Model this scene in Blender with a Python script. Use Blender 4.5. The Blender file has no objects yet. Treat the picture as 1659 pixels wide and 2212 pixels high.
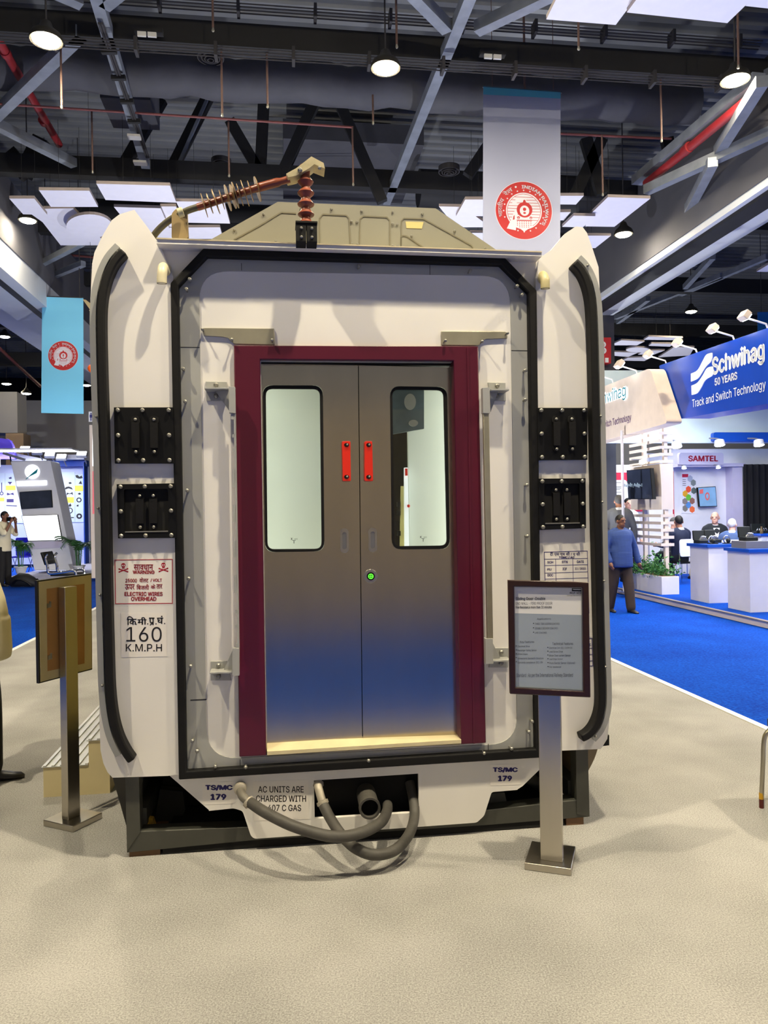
import bpy, bmesh, math, random
from mathutils import Vector, Matrix
from mathutils.geometry import tessellate_polygon, delaunay_2d_cdt
S = bpy.context.scene
COL = S.collection
random.seed(7)
# ---------------------------------------------------------------- camera, world, exposure
FPX, CX, CY, EYE, ROLL = 1640.0, 829.5, 1106.0, 1.7, 0.015
CAM_R = Vector((math.cos(ROLL), 0, -math.sin(ROLL)))
CAM_U = Vector((math.sin(ROLL), 0, math.cos(ROLL)))
CAM_F = Vector((0, 1, 0))
cam = bpy.data.objects.new('camera', bpy.data.cameras.new('camera'))
COL.objects.link(cam)
cam.data.sensor_fit = 'VERTICAL'
cam.data.sensor_height = 36.0
cam.data.lens = FPX / 2212 * 36.0
cam.data.clip_start = 0.05
cam.data.clip_end = 200
cam.matrix_world = Matrix(((CAM_R.x, CAM_U.x, -CAM_F.x, 0), (CAM_R.y, CAM_U.y, -CAM_F.y, 0),
                           (CAM_R.z, CAM_U.z, -CAM_F.z, EYE), (0, 0, 0, 1)))
S.camera = cam
S.view_settings.view_transform = 'Standard'
S.view_settings.look = 'None'
S.view_settings.gamma = 1.0
S.view_settings.use_curve_mapping = False
S.view_settings.exposure = 0.0
WORLD_STRENGTH, LAMP_STRENGTH = 0.22, 1750.0
w = bpy.data.worlds.new('hall_air')
S.world = w
w.use_nodes = True
w.node_tree.nodes['Background'].inputs[0].default_value = (0.93, 0.95, 1.0, 1)
w.node_tree.nodes['Background'].inputs[1].default_value = WORLD_STRENGTH
try:
    S.cycles.max_bounces = 8
    S.cycles.sample_clamp_indirect = 6.0
    S.cycles.use_denoising = True
except Exception:
    pass

# ---------------------------------------------------------------- placing helpers
def ray(px, py):
    return CAM_F + CAM_R * ((px - CX) / FPX) + CAM_U * ((CY - py) / FPX)
EYEP = Vector((0, 0, EYE))
def at(px, py, Y):
    return EYEP + ray(px, py) * Y
def on_z(px, py, z=0.0):
    d = ray(px, py)
    return EYEP + d * ((z - EYE) / d.z)
class Frame:
    def __init__(s, O, R, U):
        s.O = Vector(O); s.R = Vector(R).normalized(); s.U = Vector(U).normalized()
        s.N = s.R.cross(s.U)
    def w(s, x, y, z=0.0):
        return s.O + s.R * x + s.U * y + s.N * z
    def px(s, px, py, off=0.0):
        d = ray(px, py); o = s.O + s.N * off
        p = EYEP + d * ((o - EYEP).dot(s.N) / d.dot(s.N)) - s.O
        return (p.dot(s.R), p.dot(s.U))
    def q(s, pts, off=0.0):
        return [s.px(a, b, off) for a, b in pts]
WF = Frame((0, 0, 0), (1, 0, 0), (0, 1, 0))
TH = math.atan(0.132)
HU = Vector((math.cos(TH), math.sin(TH), 0)); HV = Vector((-math.sin(TH), math.cos(TH), 0)); ZZ = Vector((0, 0, 1))
def facing(p, ang=0.0):          # an upright plane through p, parallel to the hall's cross direction (turned by ang)
    a = TH + ang
    return Frame(p, (math.cos(a), math.sin(a), 0), (0, 0, 1))
def hall(u, v, z=0.0):
    return HU * u + HV * v + ZZ * z
HF = Frame((0, 0, 0), HU, HV)     # hall plan frame: x across, y along, z up

# ---------------------------------------------------------------- materials
def lin(c):
    r = []
    for v in c:
        v = v / 255.0
        r.append(v / 12.92 if v <= 0.04045 else ((v + 0.055) / 1.055) ** 2.4)
    return (r[0], r[1], r[2], 1.0)
MATS = {}
def M(name, col, rough=0.5, metal=0.0, var=0.05, vs=6.0, bump=0.0, bs=60.0, emit=0.0, ecol=None, spec=0.5, coat=0.0, stretch=None):
    m = bpy.data.materials.new(name); MATS[name] = m
    m.use_nodes = True
    nt = m.node_tree; b = nt.nodes['Principled BSDF']
    c = lin(col)
    b.inputs['Base Color'].default_value = c
    b.inputs['Roughness'].default_value = rough
    b.inputs['Metallic'].default_value = metal
    b.inputs['Specular IOR Level'].default_value = spec
    b.inputs['Coat Weight'].default_value = coat
    tc = nt.nodes.new('ShaderNodeTexCoord')
    src = tc.outputs['Object']
    if stretch:
        mp = nt.nodes.new('ShaderNodeMapping'); mp.inputs['Scale'].default_value = stretch
        nt.links.new(src, mp.inputs['Vector']); src = mp.outputs['Vector']
    if var > 0:
        n = nt.nodes.new('ShaderNodeTexNoise'); n.inputs['Scale'].default_value = vs; n.inputs['Detail'].default_value = 5
        nt.links.new(src, n.inputs['Vector'])
        r = nt.nodes.new('ShaderNodeMapRange')
        r.inputs['From Min'].default_value = 0.3; r.inputs['From Max'].default_value = 0.7
        r.inputs['To Min'].default_value = 1 - var; r.inputs['To Max'].default_value = 1 + var
        nt.links.new(n.outputs['Fac'], r.inputs['Value'])
        mx = nt.nodes.new('ShaderNodeVectorMath'); mx.operation = 'SCALE'
        mx.inputs[0].default_value = c[:3]
        nt.links.new(r.outputs['Result'], mx.inputs['Scale'])
        nt.links.new(mx.outputs['Vector'], b.inputs['Base Color'])
    if bump > 0:
        n2 = nt.nodes.new('ShaderNodeTexNoise'); n2.inputs['Scale'].default_value = bs; n2.inputs['Detail'].default_value = 3
        nt.links.new(src, n2.inputs['Vector'])
        bp = nt.nodes.new('ShaderNodeBump'); bp.inputs['Strength'].default_value = bump; bp.inputs['Distance'].default_value = 0.02
        nt.links.new(n2.outputs['Fac'], bp.inputs['Height']); nt.links.new(bp.outputs['Normal'], b.inputs['Normal'])
    if emit > 0:
        b.inputs['Emission Color'].default_value = lin(ecol or col)
        b.inputs['Emission Strength'].default_value = emit
    return m
def glass(name, tint, gloss=0.12, rough=0.02):
    m = bpy.data.materials.new(name); MATS[name] = m; m.use_nodes = True
    nt = m.node_tree; nt.nodes.remove(nt.nodes['Principled BSDF'])
    out = nt.nodes['Material Output']
    tr = nt.nodes.new('ShaderNodeBsdfTransparent'); tr.inputs[0].default_value = lin(tint)
    gl = nt.nodes.new('ShaderNodeBsdfGlossy'); gl.inputs['Roughness'].default_value = rough
    fr = nt.nodes.new('ShaderNodeFresnel'); fr.inputs['IOR'].default_value = 1.5
    mx = nt.nodes.new('ShaderNodeMixShader')
    nt.links.new(fr.outputs[0], mx.inputs[0]); nt.links.new(tr.outputs[0], mx.inputs[1]); nt.links.new(gl.outputs[0], mx.inputs[2])
    nt.links.new(mx.outputs[0], out.inputs[0])
    return m
def carpet(name, c1, c2, scale, bump=0.25):
    m = bpy.data.materials.new(name); MATS[name] = m; m.use_nodes = True
    nt = m.node_tree; b = nt.nodes['Principled BSDF']; b.inputs['Roughness'].default_value = 0.95; b.inputs['Specular IOR Level'].default_value = 0.1
    tc = nt.nodes.new('ShaderNodeTexCoord')
    n1 = nt.nodes.new('ShaderNodeTexNoise'); n1.inputs['Scale'].default_value = scale; n1.inputs['Detail'].default_value = 6; n1.inputs['Roughness'].default_value = 0.7
    n2 = nt.nodes.new('ShaderNodeTexNoise'); n2.inputs['Scale'].default_value = 1.3; n2.inputs['Detail'].default_value = 4
    ad = nt.nodes.new('ShaderNodeMath'); ad.operation = 'MULTIPLY_ADD'; ad.inputs[1].default_value = 0.35
    for n in (n1, n2): nt.links.new(tc.outputs['Object'], n.inputs['Vector'])
    nt.links.new(n2.outputs['Fac'], ad.inputs[0]); nt.links.new(n1.outputs['Fac'], ad.inputs[2])
    cr = nt.nodes.new('ShaderNodeValToRGB')
    cr.color_ramp.elements[0].position = 0.54; cr.color_ramp.elements[0].color = lin(c1)
    cr.color_ramp.elements[1].position = 0.82; cr.color_ramp.elements[1].color = lin(c2)
    nt.links.new(ad.outputs[0], cr.inputs[0]); nt.links.new(cr.outputs[0], b.inputs['Base Color'])
    bp = nt.nodes.new('ShaderNodeBump'); bp.inputs['Strength'].default_value = bump; bp.inputs['Distance'].default_value = 0.002
    nt.links.new(n1.outputs['Fac'], bp.inputs['Height']); nt.links.new(bp.outputs['Normal'], b.inputs['Normal'])
    return m

WHITE = M('white_laminate', (232, 228, 222), 0.42, var=0.025, vs=2.2, bump=0.04, bs=9)
CREAM_EDGE = M('yellow_cream_paint', (208, 192, 104), 0.5)
GREY = M('grey_painted_sheet', (162, 162, 158), 0.45, var=0.05, vs=3, bump=0.03, bs=20)
RUBBER = M('black_rubber', (17, 16, 16), 0.6, var=0.15, spec=0.25, vs=12, bump=0.06, bs=40)
BLACK = M('black_paint', (9, 9, 10), 0.5, var=0.1, spec=0.25)
MAROON = M('maroon_vinyl', (82, 5, 34), 0.38, var=0.05, vs=3)
STEEL = M('stainless_steel', (186, 180, 168), 0.3, 1.0, var=0.07, vs=5, bump=0.02, bs=30, stretch=(1, 1, 0.25))
DOOR_STEEL = M('brushed_door_steel', (180, 171, 156), 0.2, 1.0, var=0.06, vs=5, bump=0.015, bs=30, stretch=(1, 1, 0.25))
STEEL_DARK = M('dull_steel', (158, 156, 148), 0.42, 1.0, var=0.12, vs=7)
ZINC = M('bare_zinc_plate', (166, 160, 140), 0.45, 0.7, var=0.08, vs=10)
CHROME = M('chrome', (225, 225, 228), 0.08, 1.0, var=0.0)
BOLT = M('bolt_metal', (150, 148, 140), 0.42, 0.7, var=0.05)
RED_PLASTIC = M('red_plastic', (225, 42, 22), 0.35, var=0.04)
INK_RED = M('red_print', (168, 18, 38), 0.5, var=0.02)
INK_BLUE = M('blue_print', (44, 34, 112), 0.5, var=0.02)
INK_BLACK = M('black_print', (22, 20, 20), 0.5, var=0.02)
STICKER = M('clear_sticker', (236, 230, 222), 0.3, var=0.01)
FAIRING = M('olive_grey_sheet', (142, 139, 124), 0.5, 0.1, var=0.06, vs=3, bump=0.02, bs=12)
FAIRING_LINE = M('pressed_groove', (118, 112, 92), 0.6)
TERRACOTTA = M('terracotta_silicone', (132, 66, 44), 0.38, var=0.1, vs=9)
TERRA_TAPE = M('brown_heatshrink', (128, 62, 38), 0.35, var=0.15, vs=12)
CABLE = M('olive_cable', (72, 68, 50), 0.5, var=0.12)
BRASS = M('weathered_brass', (150, 122, 84), 0.4, 0.5, var=0.15, vs=14)
TAN_PLATE = M('tan_plate', (150, 128, 86), 0.5)
UNDERFRAME = M('grey_green_steel_paint', (70, 70, 64), 0.5, 0.2, var=0.15, vs=5, bump=0.05, bs=14)
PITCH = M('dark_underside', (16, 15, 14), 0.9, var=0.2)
BLOCK = M('wood_block', (112, 84, 60), 0.8, var=0.2, vs=10)
HOSE = M('grey_rubber_hose', (74, 71, 66), 0.6, var=0.14, vs=14, bump=0.08, bs=50)
HOSE_LIGHT = M('pale_hose_end', (172, 164, 148), 0.5, 0.3, var=0.12, vs=14)
PALE_PIPE = M('cream_pipe', (222, 212, 176), 0.35, var=0.05)
GLASS = glass('door_glass', (242, 247, 244))
FILM = M('pale_green_film', (212, 220, 215), 0.35, var=0.05, vs=2.5)
GREEN_LED = M('green_led', (70, 220, 40), 0.4, emit=3.0)

# ---------------------------------------------------------------- mesh builder
class MB:
    def __init__(s, F=WF):
        s.F = F; s.v = []; s.f = []; s.mi = []; s.m = 0
    def add(s, vs, fs, F=None):
        F = F or s.F; n = len(s.v)
        s.v += [F.w(*p) for p in vs]
        for f in fs:
            s.f.append([n + i for i in f]); s.mi.append(s.m)
        return s
    def addw(s, vs, fs):
        n = len(s.v); s.v += [Vector(p) for p in vs]
        for f in fs:
            s.f.append([n + i for i in f]); s.mi.append(s.m)
        return s
    def box(s, x0, x1, y0, y1, z0, z1):
        v = [(x, y, z) for z in (z0, z1) for y in (y0, y1) for x in (x0, x1)]
        return s.add(v, [(0, 2, 3, 1), (4, 5, 7, 6), (0, 1, 5, 4), (2, 6, 7, 3), (0, 4, 6, 2), (1, 3, 7, 5)])
    def prism(s, loop, z0, z1, holes=()):
        loops = [list(loop)] + [list(h) for h in holes]
        flat = [p for l in loops for p in l]; n = len(flat)
        tris = tessellate_polygon([[Vector((p[0], p[1], 0)) for p in l] for l in loops])
        vs = [(p[0], p[1], z0) for p in flat] + [(p[0], p[1], z1) for p in flat]
        fs = [tuple(t) for t in tris] + [tuple(i + n for i in reversed(t)) for t in tris]
        k = 0
        for l in loops:
            c = len(l)
            for i in range(c):
                a, b = k + i, k + (i + 1) % c
                fs.append((a, b, b + n, a + n))
            k += c
        return s.add(vs, fs)
    def loft(s, rings, cap=True, closed=True):
        n = len(rings[0]); vs = [p for r in rings for p in r]; fs = []
        for k in range(len(rings) - 1):
            for i in range(n if closed else n - 1):
                j = (i + 1) % n
                fs.append((k * n + i, k * n + j, (k + 1) * n + j, (k + 1) * n + i))
        if cap:
            fs.append(tuple(range(n))); fs.append(tuple((len(rings) - 1) * n + i for i in reversed(range(n))))
        return s.addw(vs, fs)
    def tube(s, pts, r, seg=12, cap=True, local=True, flat=1.0):
        P = [s.F.w(*p) if local else Vector(p) for p in pts]
        rs = r if isinstance(r, (list, tuple)) else [r] * len(P)
        rings = []; prev = None
        for i, p in enumerate(P):
            t = (P[min(i + 1, len(P) - 1)] - P[max(i - 1, 0)]).normalized()
            if prev is None:
                a = Vector((0, 0, 1)) if abs(t.z) < 0.9 else Vector((1, 0, 0))
                x = t.cross(a).normalized()
            else:
                x = (prev - t * prev.dot(t)).normalized()
            prev = x; y = t.cross(x)
            rings.append([p + (x * math.cos(2 * math.pi * k / seg) + y * math.sin(2 * math.pi * k / seg) * flat) * rs[i] for k in range(seg)])
        return s.loft(rings, cap)
    def bar(s, p0, p1, w, h, up=(0, 0, 1)):          # world space rectangular bar
        p0 = Vector(p0); p1 = Vector(p1); t = (p1 - p0).normalized(); up = Vector(up)
        if abs(t.dot(up)) > 0.98: up = Vector((0, 1, 0))
        x = t.cross(up).normalized(); y = x.cross(t)
        r = lambda p: [p + x * a * w / 2 + y * b * h / 2 for a, b in ((-1, -1), (1, -1), (1, 1), (-1, 1))]
        return s.loft([r(p0), r(p1)])
    def lathe(s, prof, O, axis, seg=20):
        O = Vector(O); t = Vector(axis).normalized()
        a = Vector((0, 0, 1)) if abs(t.z) < 0.9 else Vector((1, 0, 0))
        x = t.cross(a).normalized(); y = t.cross(x)
        rings = [[O + t * h + (x * math.cos(2 * math.pi * k / seg) + y * math.sin(2 * math.pi * k / seg)) * max(r, 1e-4) for k in range(seg)] for r, h in prof]
        return s.loft(rings)
    def ball(s, c, r, su=12, sv=8, half=None):
        c = Vector(c); r = Vector(r) if not isinstance(r, (int, float)) else Vector((r, r, r))
        rings = []
        for i in range(sv + 1):
            ph = -math.pi / 2 + math.pi * i / sv
            rr = max(math.cos(ph), 1e-3)
            rings.append([c + Vector((r.x * rr * math.cos(2 * math.pi * k / su), r.y * rr * math.sin(2 * math.pi * k / su), r.z * math.sin(ph))) for k in range(su)])
        return s.loft(rings)
    def stud(s, x, y, z, L=0.03, r=0.007):             # protruding bolt in the frame's plane
        o = s.F.w(x, y, z)
        return s.lathe([(r * .55, 0), (r * .55, L - r), (r, L - r), (r, L), (r * .5, L + r * .5)], o, s.F.N, 8)
    def build(s, name, mats, parent=None, smooth=40, bevel=0.0):
        me = bpy.data.meshes.new(name)
        o0 = parent_origin(parent)
        me.from_pydata([tuple(p - o0) for p in s.v], [], s.f)
        if not isinstance(mats, (list, tuple)): mats = [mats]
        for m in mats: me.materials.append(m)
        me.polygons.foreach_set('material_index', s.mi)
        bm = bmesh.new(); bm.from_mesh(me)
        bmesh.ops.recalc_face_normals(bm, faces=bm.faces)
        bm.to_mesh(me); bm.free()
        if smooth:
            me.polygons.foreach_set('use_smooth', [True] * len(me.polygons))
            me.set_sharp_from_angle(angle=math.radians(smooth))
        o = bpy.data.objects.new(name, me); COL.objects.link(o)
        if parent: o.parent = parent
        if bevel:
            b = o.modifiers.new('soft_edge', 'BEVEL'); b.width = bevel; b.segments = 2; b.limit_method = 'ANGLE'; b.angle_limit = math.radians(40)
            b.harden_normals = False
        return o
ORIG = {}
def parent_origin(p):
    o = Vector((0, 0, 0))
    while p is not None:
        o += Vector(p.location); p = p.parent
    return o
def tag(o, label, cat, group=None, kind=None):
    o['label'] = label; o['category'] = cat
    if group: o['group'] = group
    if kind: o['kind'] = kind
    return o
def thing(name, label, cat, loc, group=None):
    o = bpy.data.objects.new(name, None); COL.objects.link(o)
    o.empty_display_size = 0.1
    o.location = loc
    return tag(o, label, cat, group)
def solo(mb, name, mats, label, cat, group=None, smooth=40, bevel=0.0):
    c = sum(mb.v, Vector()) / len(mb.v); zmin = min(p.z for p in mb.v)
    base = Vector((c.x, c.y, zmin))
    for i in range(len(mb.v)): mb.v[i] = mb.v[i] - base
    o = mb.build(name, mats, None, smooth, bevel); o.location = base
    return tag(o, label, cat, group)
def struct(mb, name, mats, smooth=40, bevel=0.0):
    o = mb.build(name, mats, None, smooth, bevel); o['kind'] = 'structure'
    return o
def curve_pts(P, n=6):              # Catmull-Rom through points (tuples of any length)
    out = []
    for i in range(len(P) - 1):
        p0, p1, p2, p3 = P[max(i - 1, 0)], P[i], P[i + 1], P[min(i + 2, len(P) - 1)]
        for k in range(n):
            t = k / n
            out.append(tuple(0.5 * (2 * b + (c - a) * t + (2 * a - 5 * b + 4 * c - d) * t * t + (3 * b - a - 3 * c + d) * t ** 3)
                             for a, b, c, d in zip(p0, p1, p2, p3)))
    out.append(tuple(P[-1]))
    return out
def rrect(x0, y0, x1, y1, r, n=5):
    out = []
    for cx, cy, a in ((x1 - r, y1 - r, 0), (x0 + r, y1 - r, 90), (x0 + r, y0 + r, 180), (x1 - r, y0 + r, 270)):
        for i in range(n + 1):
            t = math.radians(a + 90 * i / n)
            out.append((cx + r * math.cos(t), cy + r * math.sin(t)))
    return out
def rquad(P, r, n=5):               # a polygon with every corner rounded by r
    out = []; m = len(P)
    for i in range(m):
        a, b, c = Vector(P[i - 1][:2]), Vector(P[i][:2]), Vector(P[(i + 1) % m][:2])
        rr = r[i] if isinstance(r, (list, tuple)) else r
        p, q = b + (a - b).normalized() * rr, b + (c - b).normalized() * rr
        for k in range(n + 1):
            t = k / n
            out.append(tuple(p * (1 - t) ** 2 + b * 2 * t * (1 - t) + q * t * t))
    return out
def ell(cx, cy, rx, ry, n=24):
    return [(cx + rx * math.cos(2 * math.pi * k / n), cy + ry * math.sin(2 * math.pi * k / n)) for k in range(n)]

# ---------------------------------------------------------------- lettering (flat print cut as mesh)
GLY = {}
try:                                 # Blender's own interface typeface (closest to the photographed lettering); else its default
    FONT = bpy.data.fonts.load(bpy.utils.resource_path('LOCAL') + '/datafiles/fonts/Inter.woff2')
except Exception:
    FONT = None
def fill_outlines(me):               # fills the letter outlines by winding, so overlapping strokes stay solid
    nb = {}
    for e in me.edges:
        a, b = e.vertices; nb.setdefault(a, []).append(b); nb.setdefault(b, []).append(a)
    seen = set(); loops = []
    for e in me.edges:
        a, b = e.vertices
        if a in seen: continue
        lp = [a]; seen.add(a); prev, cur = a, b
        while cur not in seen:
            lp.append(cur); seen.add(cur)
            nx = [q for q in nb[cur] if q != prev]
            if not nx: break
            prev, cur = cur, nx[0]
        if len(lp) > 2: loops.append([(me.vertices[q].co.x, me.vertices[q].co.y) for q in lp])
    if not loops: return [], []
    pts = [p for l in loops for p in l]; ed = []; n = 0
    for l in loops:
        ed += [(n + q, n + (q + 1) % len(l)) for q in range(len(l))]; n += len(l)
    V, _, T, _, _, _ = delaunay_2d_cdt([Vector(p) for p in pts], ed, [], 0, 1e-6)
    vs = [(p.x, p.y) for p in V]; fs = []
    for t in T:
        px = sum(vs[q][0] for q in t) / len(t); py = sum(vs[q][1] for q in t) / len(t); wn = 0
        for l in loops:
            for q in range(len(l)):
                (x0, y0), (x1, y1) = l[q - 1], l[q]
                if (y0 > py) != (y1 > py) and px < (x1 - x0) * (py - y0) / (y1 - y0) + x0: wn += 1 if y1 > y0 else -1
        if wn: fs.append(tuple(t))
    return vs, fs
def glyphs(s, bold=0.0):
    k = (s, bold)
    if k not in GLY:
        c = bpy.data.curves.new('t', 'FONT'); c.body = s; c.resolution_u = 3; c.fill_mode = 'NONE'
        if FONT and s.isascii(): c.font = FONT
        o = bpy.data.objects.new('t', c); COL.objects.link(o)
        bpy.context.view_layer.update()
        dg = bpy.context.evaluated_depsgraph_get()
        me = bpy.data.meshes.new_from_object(o.evaluated_get(dg))
        vs, fs = fill_outlines(me)
        bpy.data.objects.remove(o); bpy.data.curves.remove(c); bpy.data.meshes.remove(me)
        if bold > 0:                 # heavier weight: the outline repeated a hair to each side
            n = len(vs); V, Fs = [], []
            for i, (dx, dy) in enumerate(((0, 0), (bold, 0), (-bold, 0), (0, bold * .7), (0, -bold * .7))):
                V += [(a + dx, b + dy) for a, b in vs]; Fs += [tuple(q + i * n for q in f) for f in fs]
            vs, fs = V, Fs
        GLY[k] = (vs, fs)
    return GLY[k]
def txt(mb, s, x0, y0, x1, y1, z=0.001, bold=0.0):
    vs, fs = glyphs(s, bold)
    if not vs: return
    a0, a1 = min(v[0] for v in vs), max(v[0] for v in vs); b0, b1 = min(v[1] for v in vs), max(v[1] for v in vs)
    sx, sy = (x1 - x0) / (a1 - a0), (y1 - y0) / (b1 - b0)
    mb.add([(x0 + (v[0] - a0) * sx, y0 + (v[1] - b0) * sy, z) for v in vs], fs)
def txt_px(mb, s, px0, py0, px1, py1, off=0.0, bold=0.0, lift=0.001):   # fit into a box measured on the photo, lying in mb's frame
    F = mb.F
    A = F.px(px0, py1, off); B = F.px(px1, py1, off); C = F.px(px0, py0, off)
    ex = Vector(B) - Vector(A); ey = Vector(C) - Vector(A)
    vs, fs = glyphs(s, bold)
    a0, a1 = min(v[0] for v in vs), max(v[0] for v in vs); b0, b1 = min(v[1] for v in vs), max(v[1] for v in vs)
    out = []
    for v in vs:
        p = Vector(A) + ex * ((v[0] - a0) / (a1 - a0)) + ey * ((v[1] - b0) / (b1 - b0))
        out.append((p.x, p.y, off + lift))
    mb.add(out, fs)
def arc_text(mb, s, cx, cy, r, a0, a1, h, z, bold=0.03):    # upright letters around a ring, clockwise from a0 to a1 (degrees)
    ws = []
    for ch in s:
        vs, fs = glyphs(ch, bold) if ch != ' ' else ([], [])
        ws.append((max(v[0] for v in vs) - min(v[0] for v in vs) + 0.14) if vs else 0.45)
    tot = sum(ws); pos = 0
    for ch, wd in zip(s, ws):
        a = math.radians(a0 + (a1 - a0) * (pos + wd / 2) / tot); pos += wd
        if ch == ' ': continue
        vs, fs = glyphs(ch, bold); m0 = min(v[0] for v in vs); m1 = max(v[0] for v in vs)
        k = h / 0.73
        ca, sa = math.cos(a), math.sin(a)
        out = []
        for v in vs:
            lx = (v[0] - (m0 + m1) / 2) * k; ly = r + v[1] * k
            out.append((cx + ca * ly + sa * lx, cy + sa * ly - ca * lx, z))
        mb.add(out, fs)
# ================================================================ THE HALL
BEIGE = carpet('beige_carpet', (127, 125, 122), (181, 179, 175), 150, 0.05)
BLUE = carpet('blue_carpet', (4, 52, 150), (10, 82, 196), 40, 0.1)
EDGE_WHITE = M('white_edge_trim', (236, 234, 226), 0.4)
DECK = M('corrugated_deck', (134, 136, 140), 0.45, 0.3, var=0.1, vs=1)
SOOT = M('black_sprayed_steel', (25, 25, 28), 0.7, var=0.2, vs=2)
DUCT = M('wrinkled_duct_wrap', (72, 72, 79), 0.75, var=0.12, vs=2.5, bump=0.6, bs=3)
CHORD = M('galvanised_chord', (128, 134, 146), 0.5, 0.3, var=0.18, vs=4)
CONC = M('grey_concrete', (80, 80, 88), 0.85, var=0.1, vs=1.2)
PALE_CONC = M('pale_painted_soffit', (196, 200, 208), 0.7, var=0.06, vs=1)
WALLGREY = M('grey_wall_paint', (160, 158, 154), 0.8, var=0.04, vs=1)
DARKWALL = M('dark_hall_end', (40, 40, 46), 0.9, var=0.15, vs=1)
PIPE_RED = M('red_fire_pipe', (136, 34, 40), 0.4, var=0.08)
PIPE_PINK = M('dull_red_pipe', (120, 66, 66), 0.6, var=0.1)
DROP = M('sprinkler_drop_paint', (104, 80, 74), 0.6, var=0.1)
CONDUIT = M('grey_conduit', (66, 64, 67), 0.5, 0.4)
CLOUD = M('white_acoustic_panel', (232, 230, 242), 0.8, var=0.02)
CLOUD_EDGE = M('panel_edge', (150, 140, 140), 0.7)
LAMP_GLOW = M('lamp_glow', (255, 226, 170), 0.4, emit=LAMP_STRENGTH * 0.8, ecol=(255, 240, 206), var=0)
LAMP_GLOW_FAR = M('far_lamp_glow', (255, 226, 170), 0.4, emit=LAMP_STRENGTH * 0.2, ecol=(255, 240, 206), var=0)
LAMP_GLOW_NEAR = M('near_lamp_glow', (255, 226, 170), 0.4, emit=LAMP_STRENGTH * 3.2, ecol=(255, 240, 206), var=0)
LAMP_BODY = M('lamp_reflector', (44, 42, 38), 0.5, 0.3)

# floor: blue carpet everywhere, a beige carpet aisle laid over it with a white edge
m = MB(HF); m.box(-24, 30, -8, 52, -0.3, -0.006); struct(m, 'floor', BLUE)
# aisle edges taken from the two white lines (both run along the hall)
lu = [on_z(0, 1437), on_z(196, 1311)]; ru = [on_z(1318, 1425), on_z(1659, 1582)]
UL = sum(p.dot(HU) for p in lu) / 2; UR = sum(p.dot(HU) for p in ru) / 2
V0 = 1.95
m = MB(HF); m.box(UL, UR, V0, 40, -0.005, 0.0); struct(m, 'floor_aisle', BEIGE)
for a, b, nm in ((UL - 0.06, UL, 'trim_1'), (UR, UR + 0.06, 'trim_2')):
    m = MB(HF); m.box(a, b, V0, 40, -0.005, 0.008); struct(m, nm, EDGE_WHITE)
# stall wall on the far side of the blue aisle, behind the viewer (it mirrors in the steel doors)
m = MB(HF); m.box(-9, 10, -3.3, -3.1, 0, 3.2); struct(m, 'wall_front', M('beige_stall_wall', (142, 135, 124), 0.7, var=0.1, vs=1.5))
# corrugated roof deck
m = MB(HF); prof = []
v = -7.0
while v < 50:
    prof += [(v, 10.4), (v + 0.12, 10.4), (v + 0.17, 10.52), (v + 0.29, 10.52)]; v += 0.34
vs = []; fs = []
for i, (a, z) in enumerate(prof):
    vs += [(-24, a, z), (30, a, z)]
    if i: fs.append((2 * i - 2, 2 * i - 1, 2 * i + 1, 2 * i))
m.add(vs, fs); m.box(-24, 30, -7, 50, 10.7, 10.75); struct(m, 'ceiling', DECK)
m = MB(HF); m.box(-24, 30, 50, 50.2, 0, 10.7); struct(m, 'wall_back', DARKWALL)
m = MB(HF); m.box(-24.2, -24, -8, 50, 0, 10.7); struct(m, 'wall_left', DARKWALL)
m = MB(HF); m.box(30, 30.2, -8, 50, 0, 10.7); struct(m, 'wall_right', DARKWALL)
# side bulkheads that run along the hall
for nm, us in (('bulkhead_wall', [(-5.31, 8.4), (-5.31, 6.5), (-6.36, 6.5), (-6.36, 7.0), (-7.6, 7.0), (-7.6, 8.4)]),
               ('bulkhead_wall', [(7.25, 8.4), (7.25, 6.5), (8.1, 6.5), (8.1, 7.1), (9.2, 7.1), (9.2, 8.4)])):
    m = MB(Frame((0, 0, 0), HU, ZZ)); m.prism(us, -50, -2)
    o = struct(m, nm, [PALE_CONC])
for us, mt in (([(-5.29, 8.4), (-5.29, 7.05), (-5.33, 7.05), (-5.33, 8.4)], CONC), ([(-5.58, 6.49), (-5.58, 6.53), (-5.74, 6.53), (-5.74, 6.49)], SOOT),
               ([(7.23, 8.4), (7.23, 6.62), (7.27, 6.62), (7.27, 8.4)], CONC), ([(7.35, 6.44), (7.35, 6.53), (7.72, 6.53), (7.72, 6.44)], SOOT)):
    m = MB(Frame((0, 0, 0), HU, ZZ)); m.prism(us, -50, -2); struct(m, 'bulkhead_panel', mt)
# the far grey wall on the left with its lit pier, the column on the right
fr_ = facing((8, 30, 0)); x0, _ = fr_.px(1240, 1000); x1, zt = fr_.px(1720, 940)
m = MB(fr_); m.box(x0, x1, 0, zt, -0.3, 0); struct(m, 'wall_far_right', WALLGREY)
fw = facing((0, 33, 0))
x0, _ = fw.px(-60, 1000); x1, zt = fw.px(330, 866)
m = MB(fw); m.box(x0, x1, 0, zt, -0.3, 0); struct(m, 'wall_far', WALLGREY)
f = facing((0, 29, 0)); a = f.px(-40, 846); b = f.px(38, 935)
m = MB(f); m.box(a[0], b[0], b[1], a[1], -1.0, 0); struct(m, 'wall_pier', WALLGREY)
a = f.px(12, 936); b = f.px(51, 985)
m = MB(f); m.box(a[0], b[0], 0, a[1], -0.8, 0.0); struct(m, 'wall_pier', M('tan_pier', (176, 150, 118), 0.8))
f = facing((0, 18.1, 0)); a = f.px(1296, 800); b = f.px(1328, 800)
m = MB(f); m.box(a[0] - 0.2, b[0], 0, 6.5, -0.6, 0); struct(m, 'column', CONC)

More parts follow.
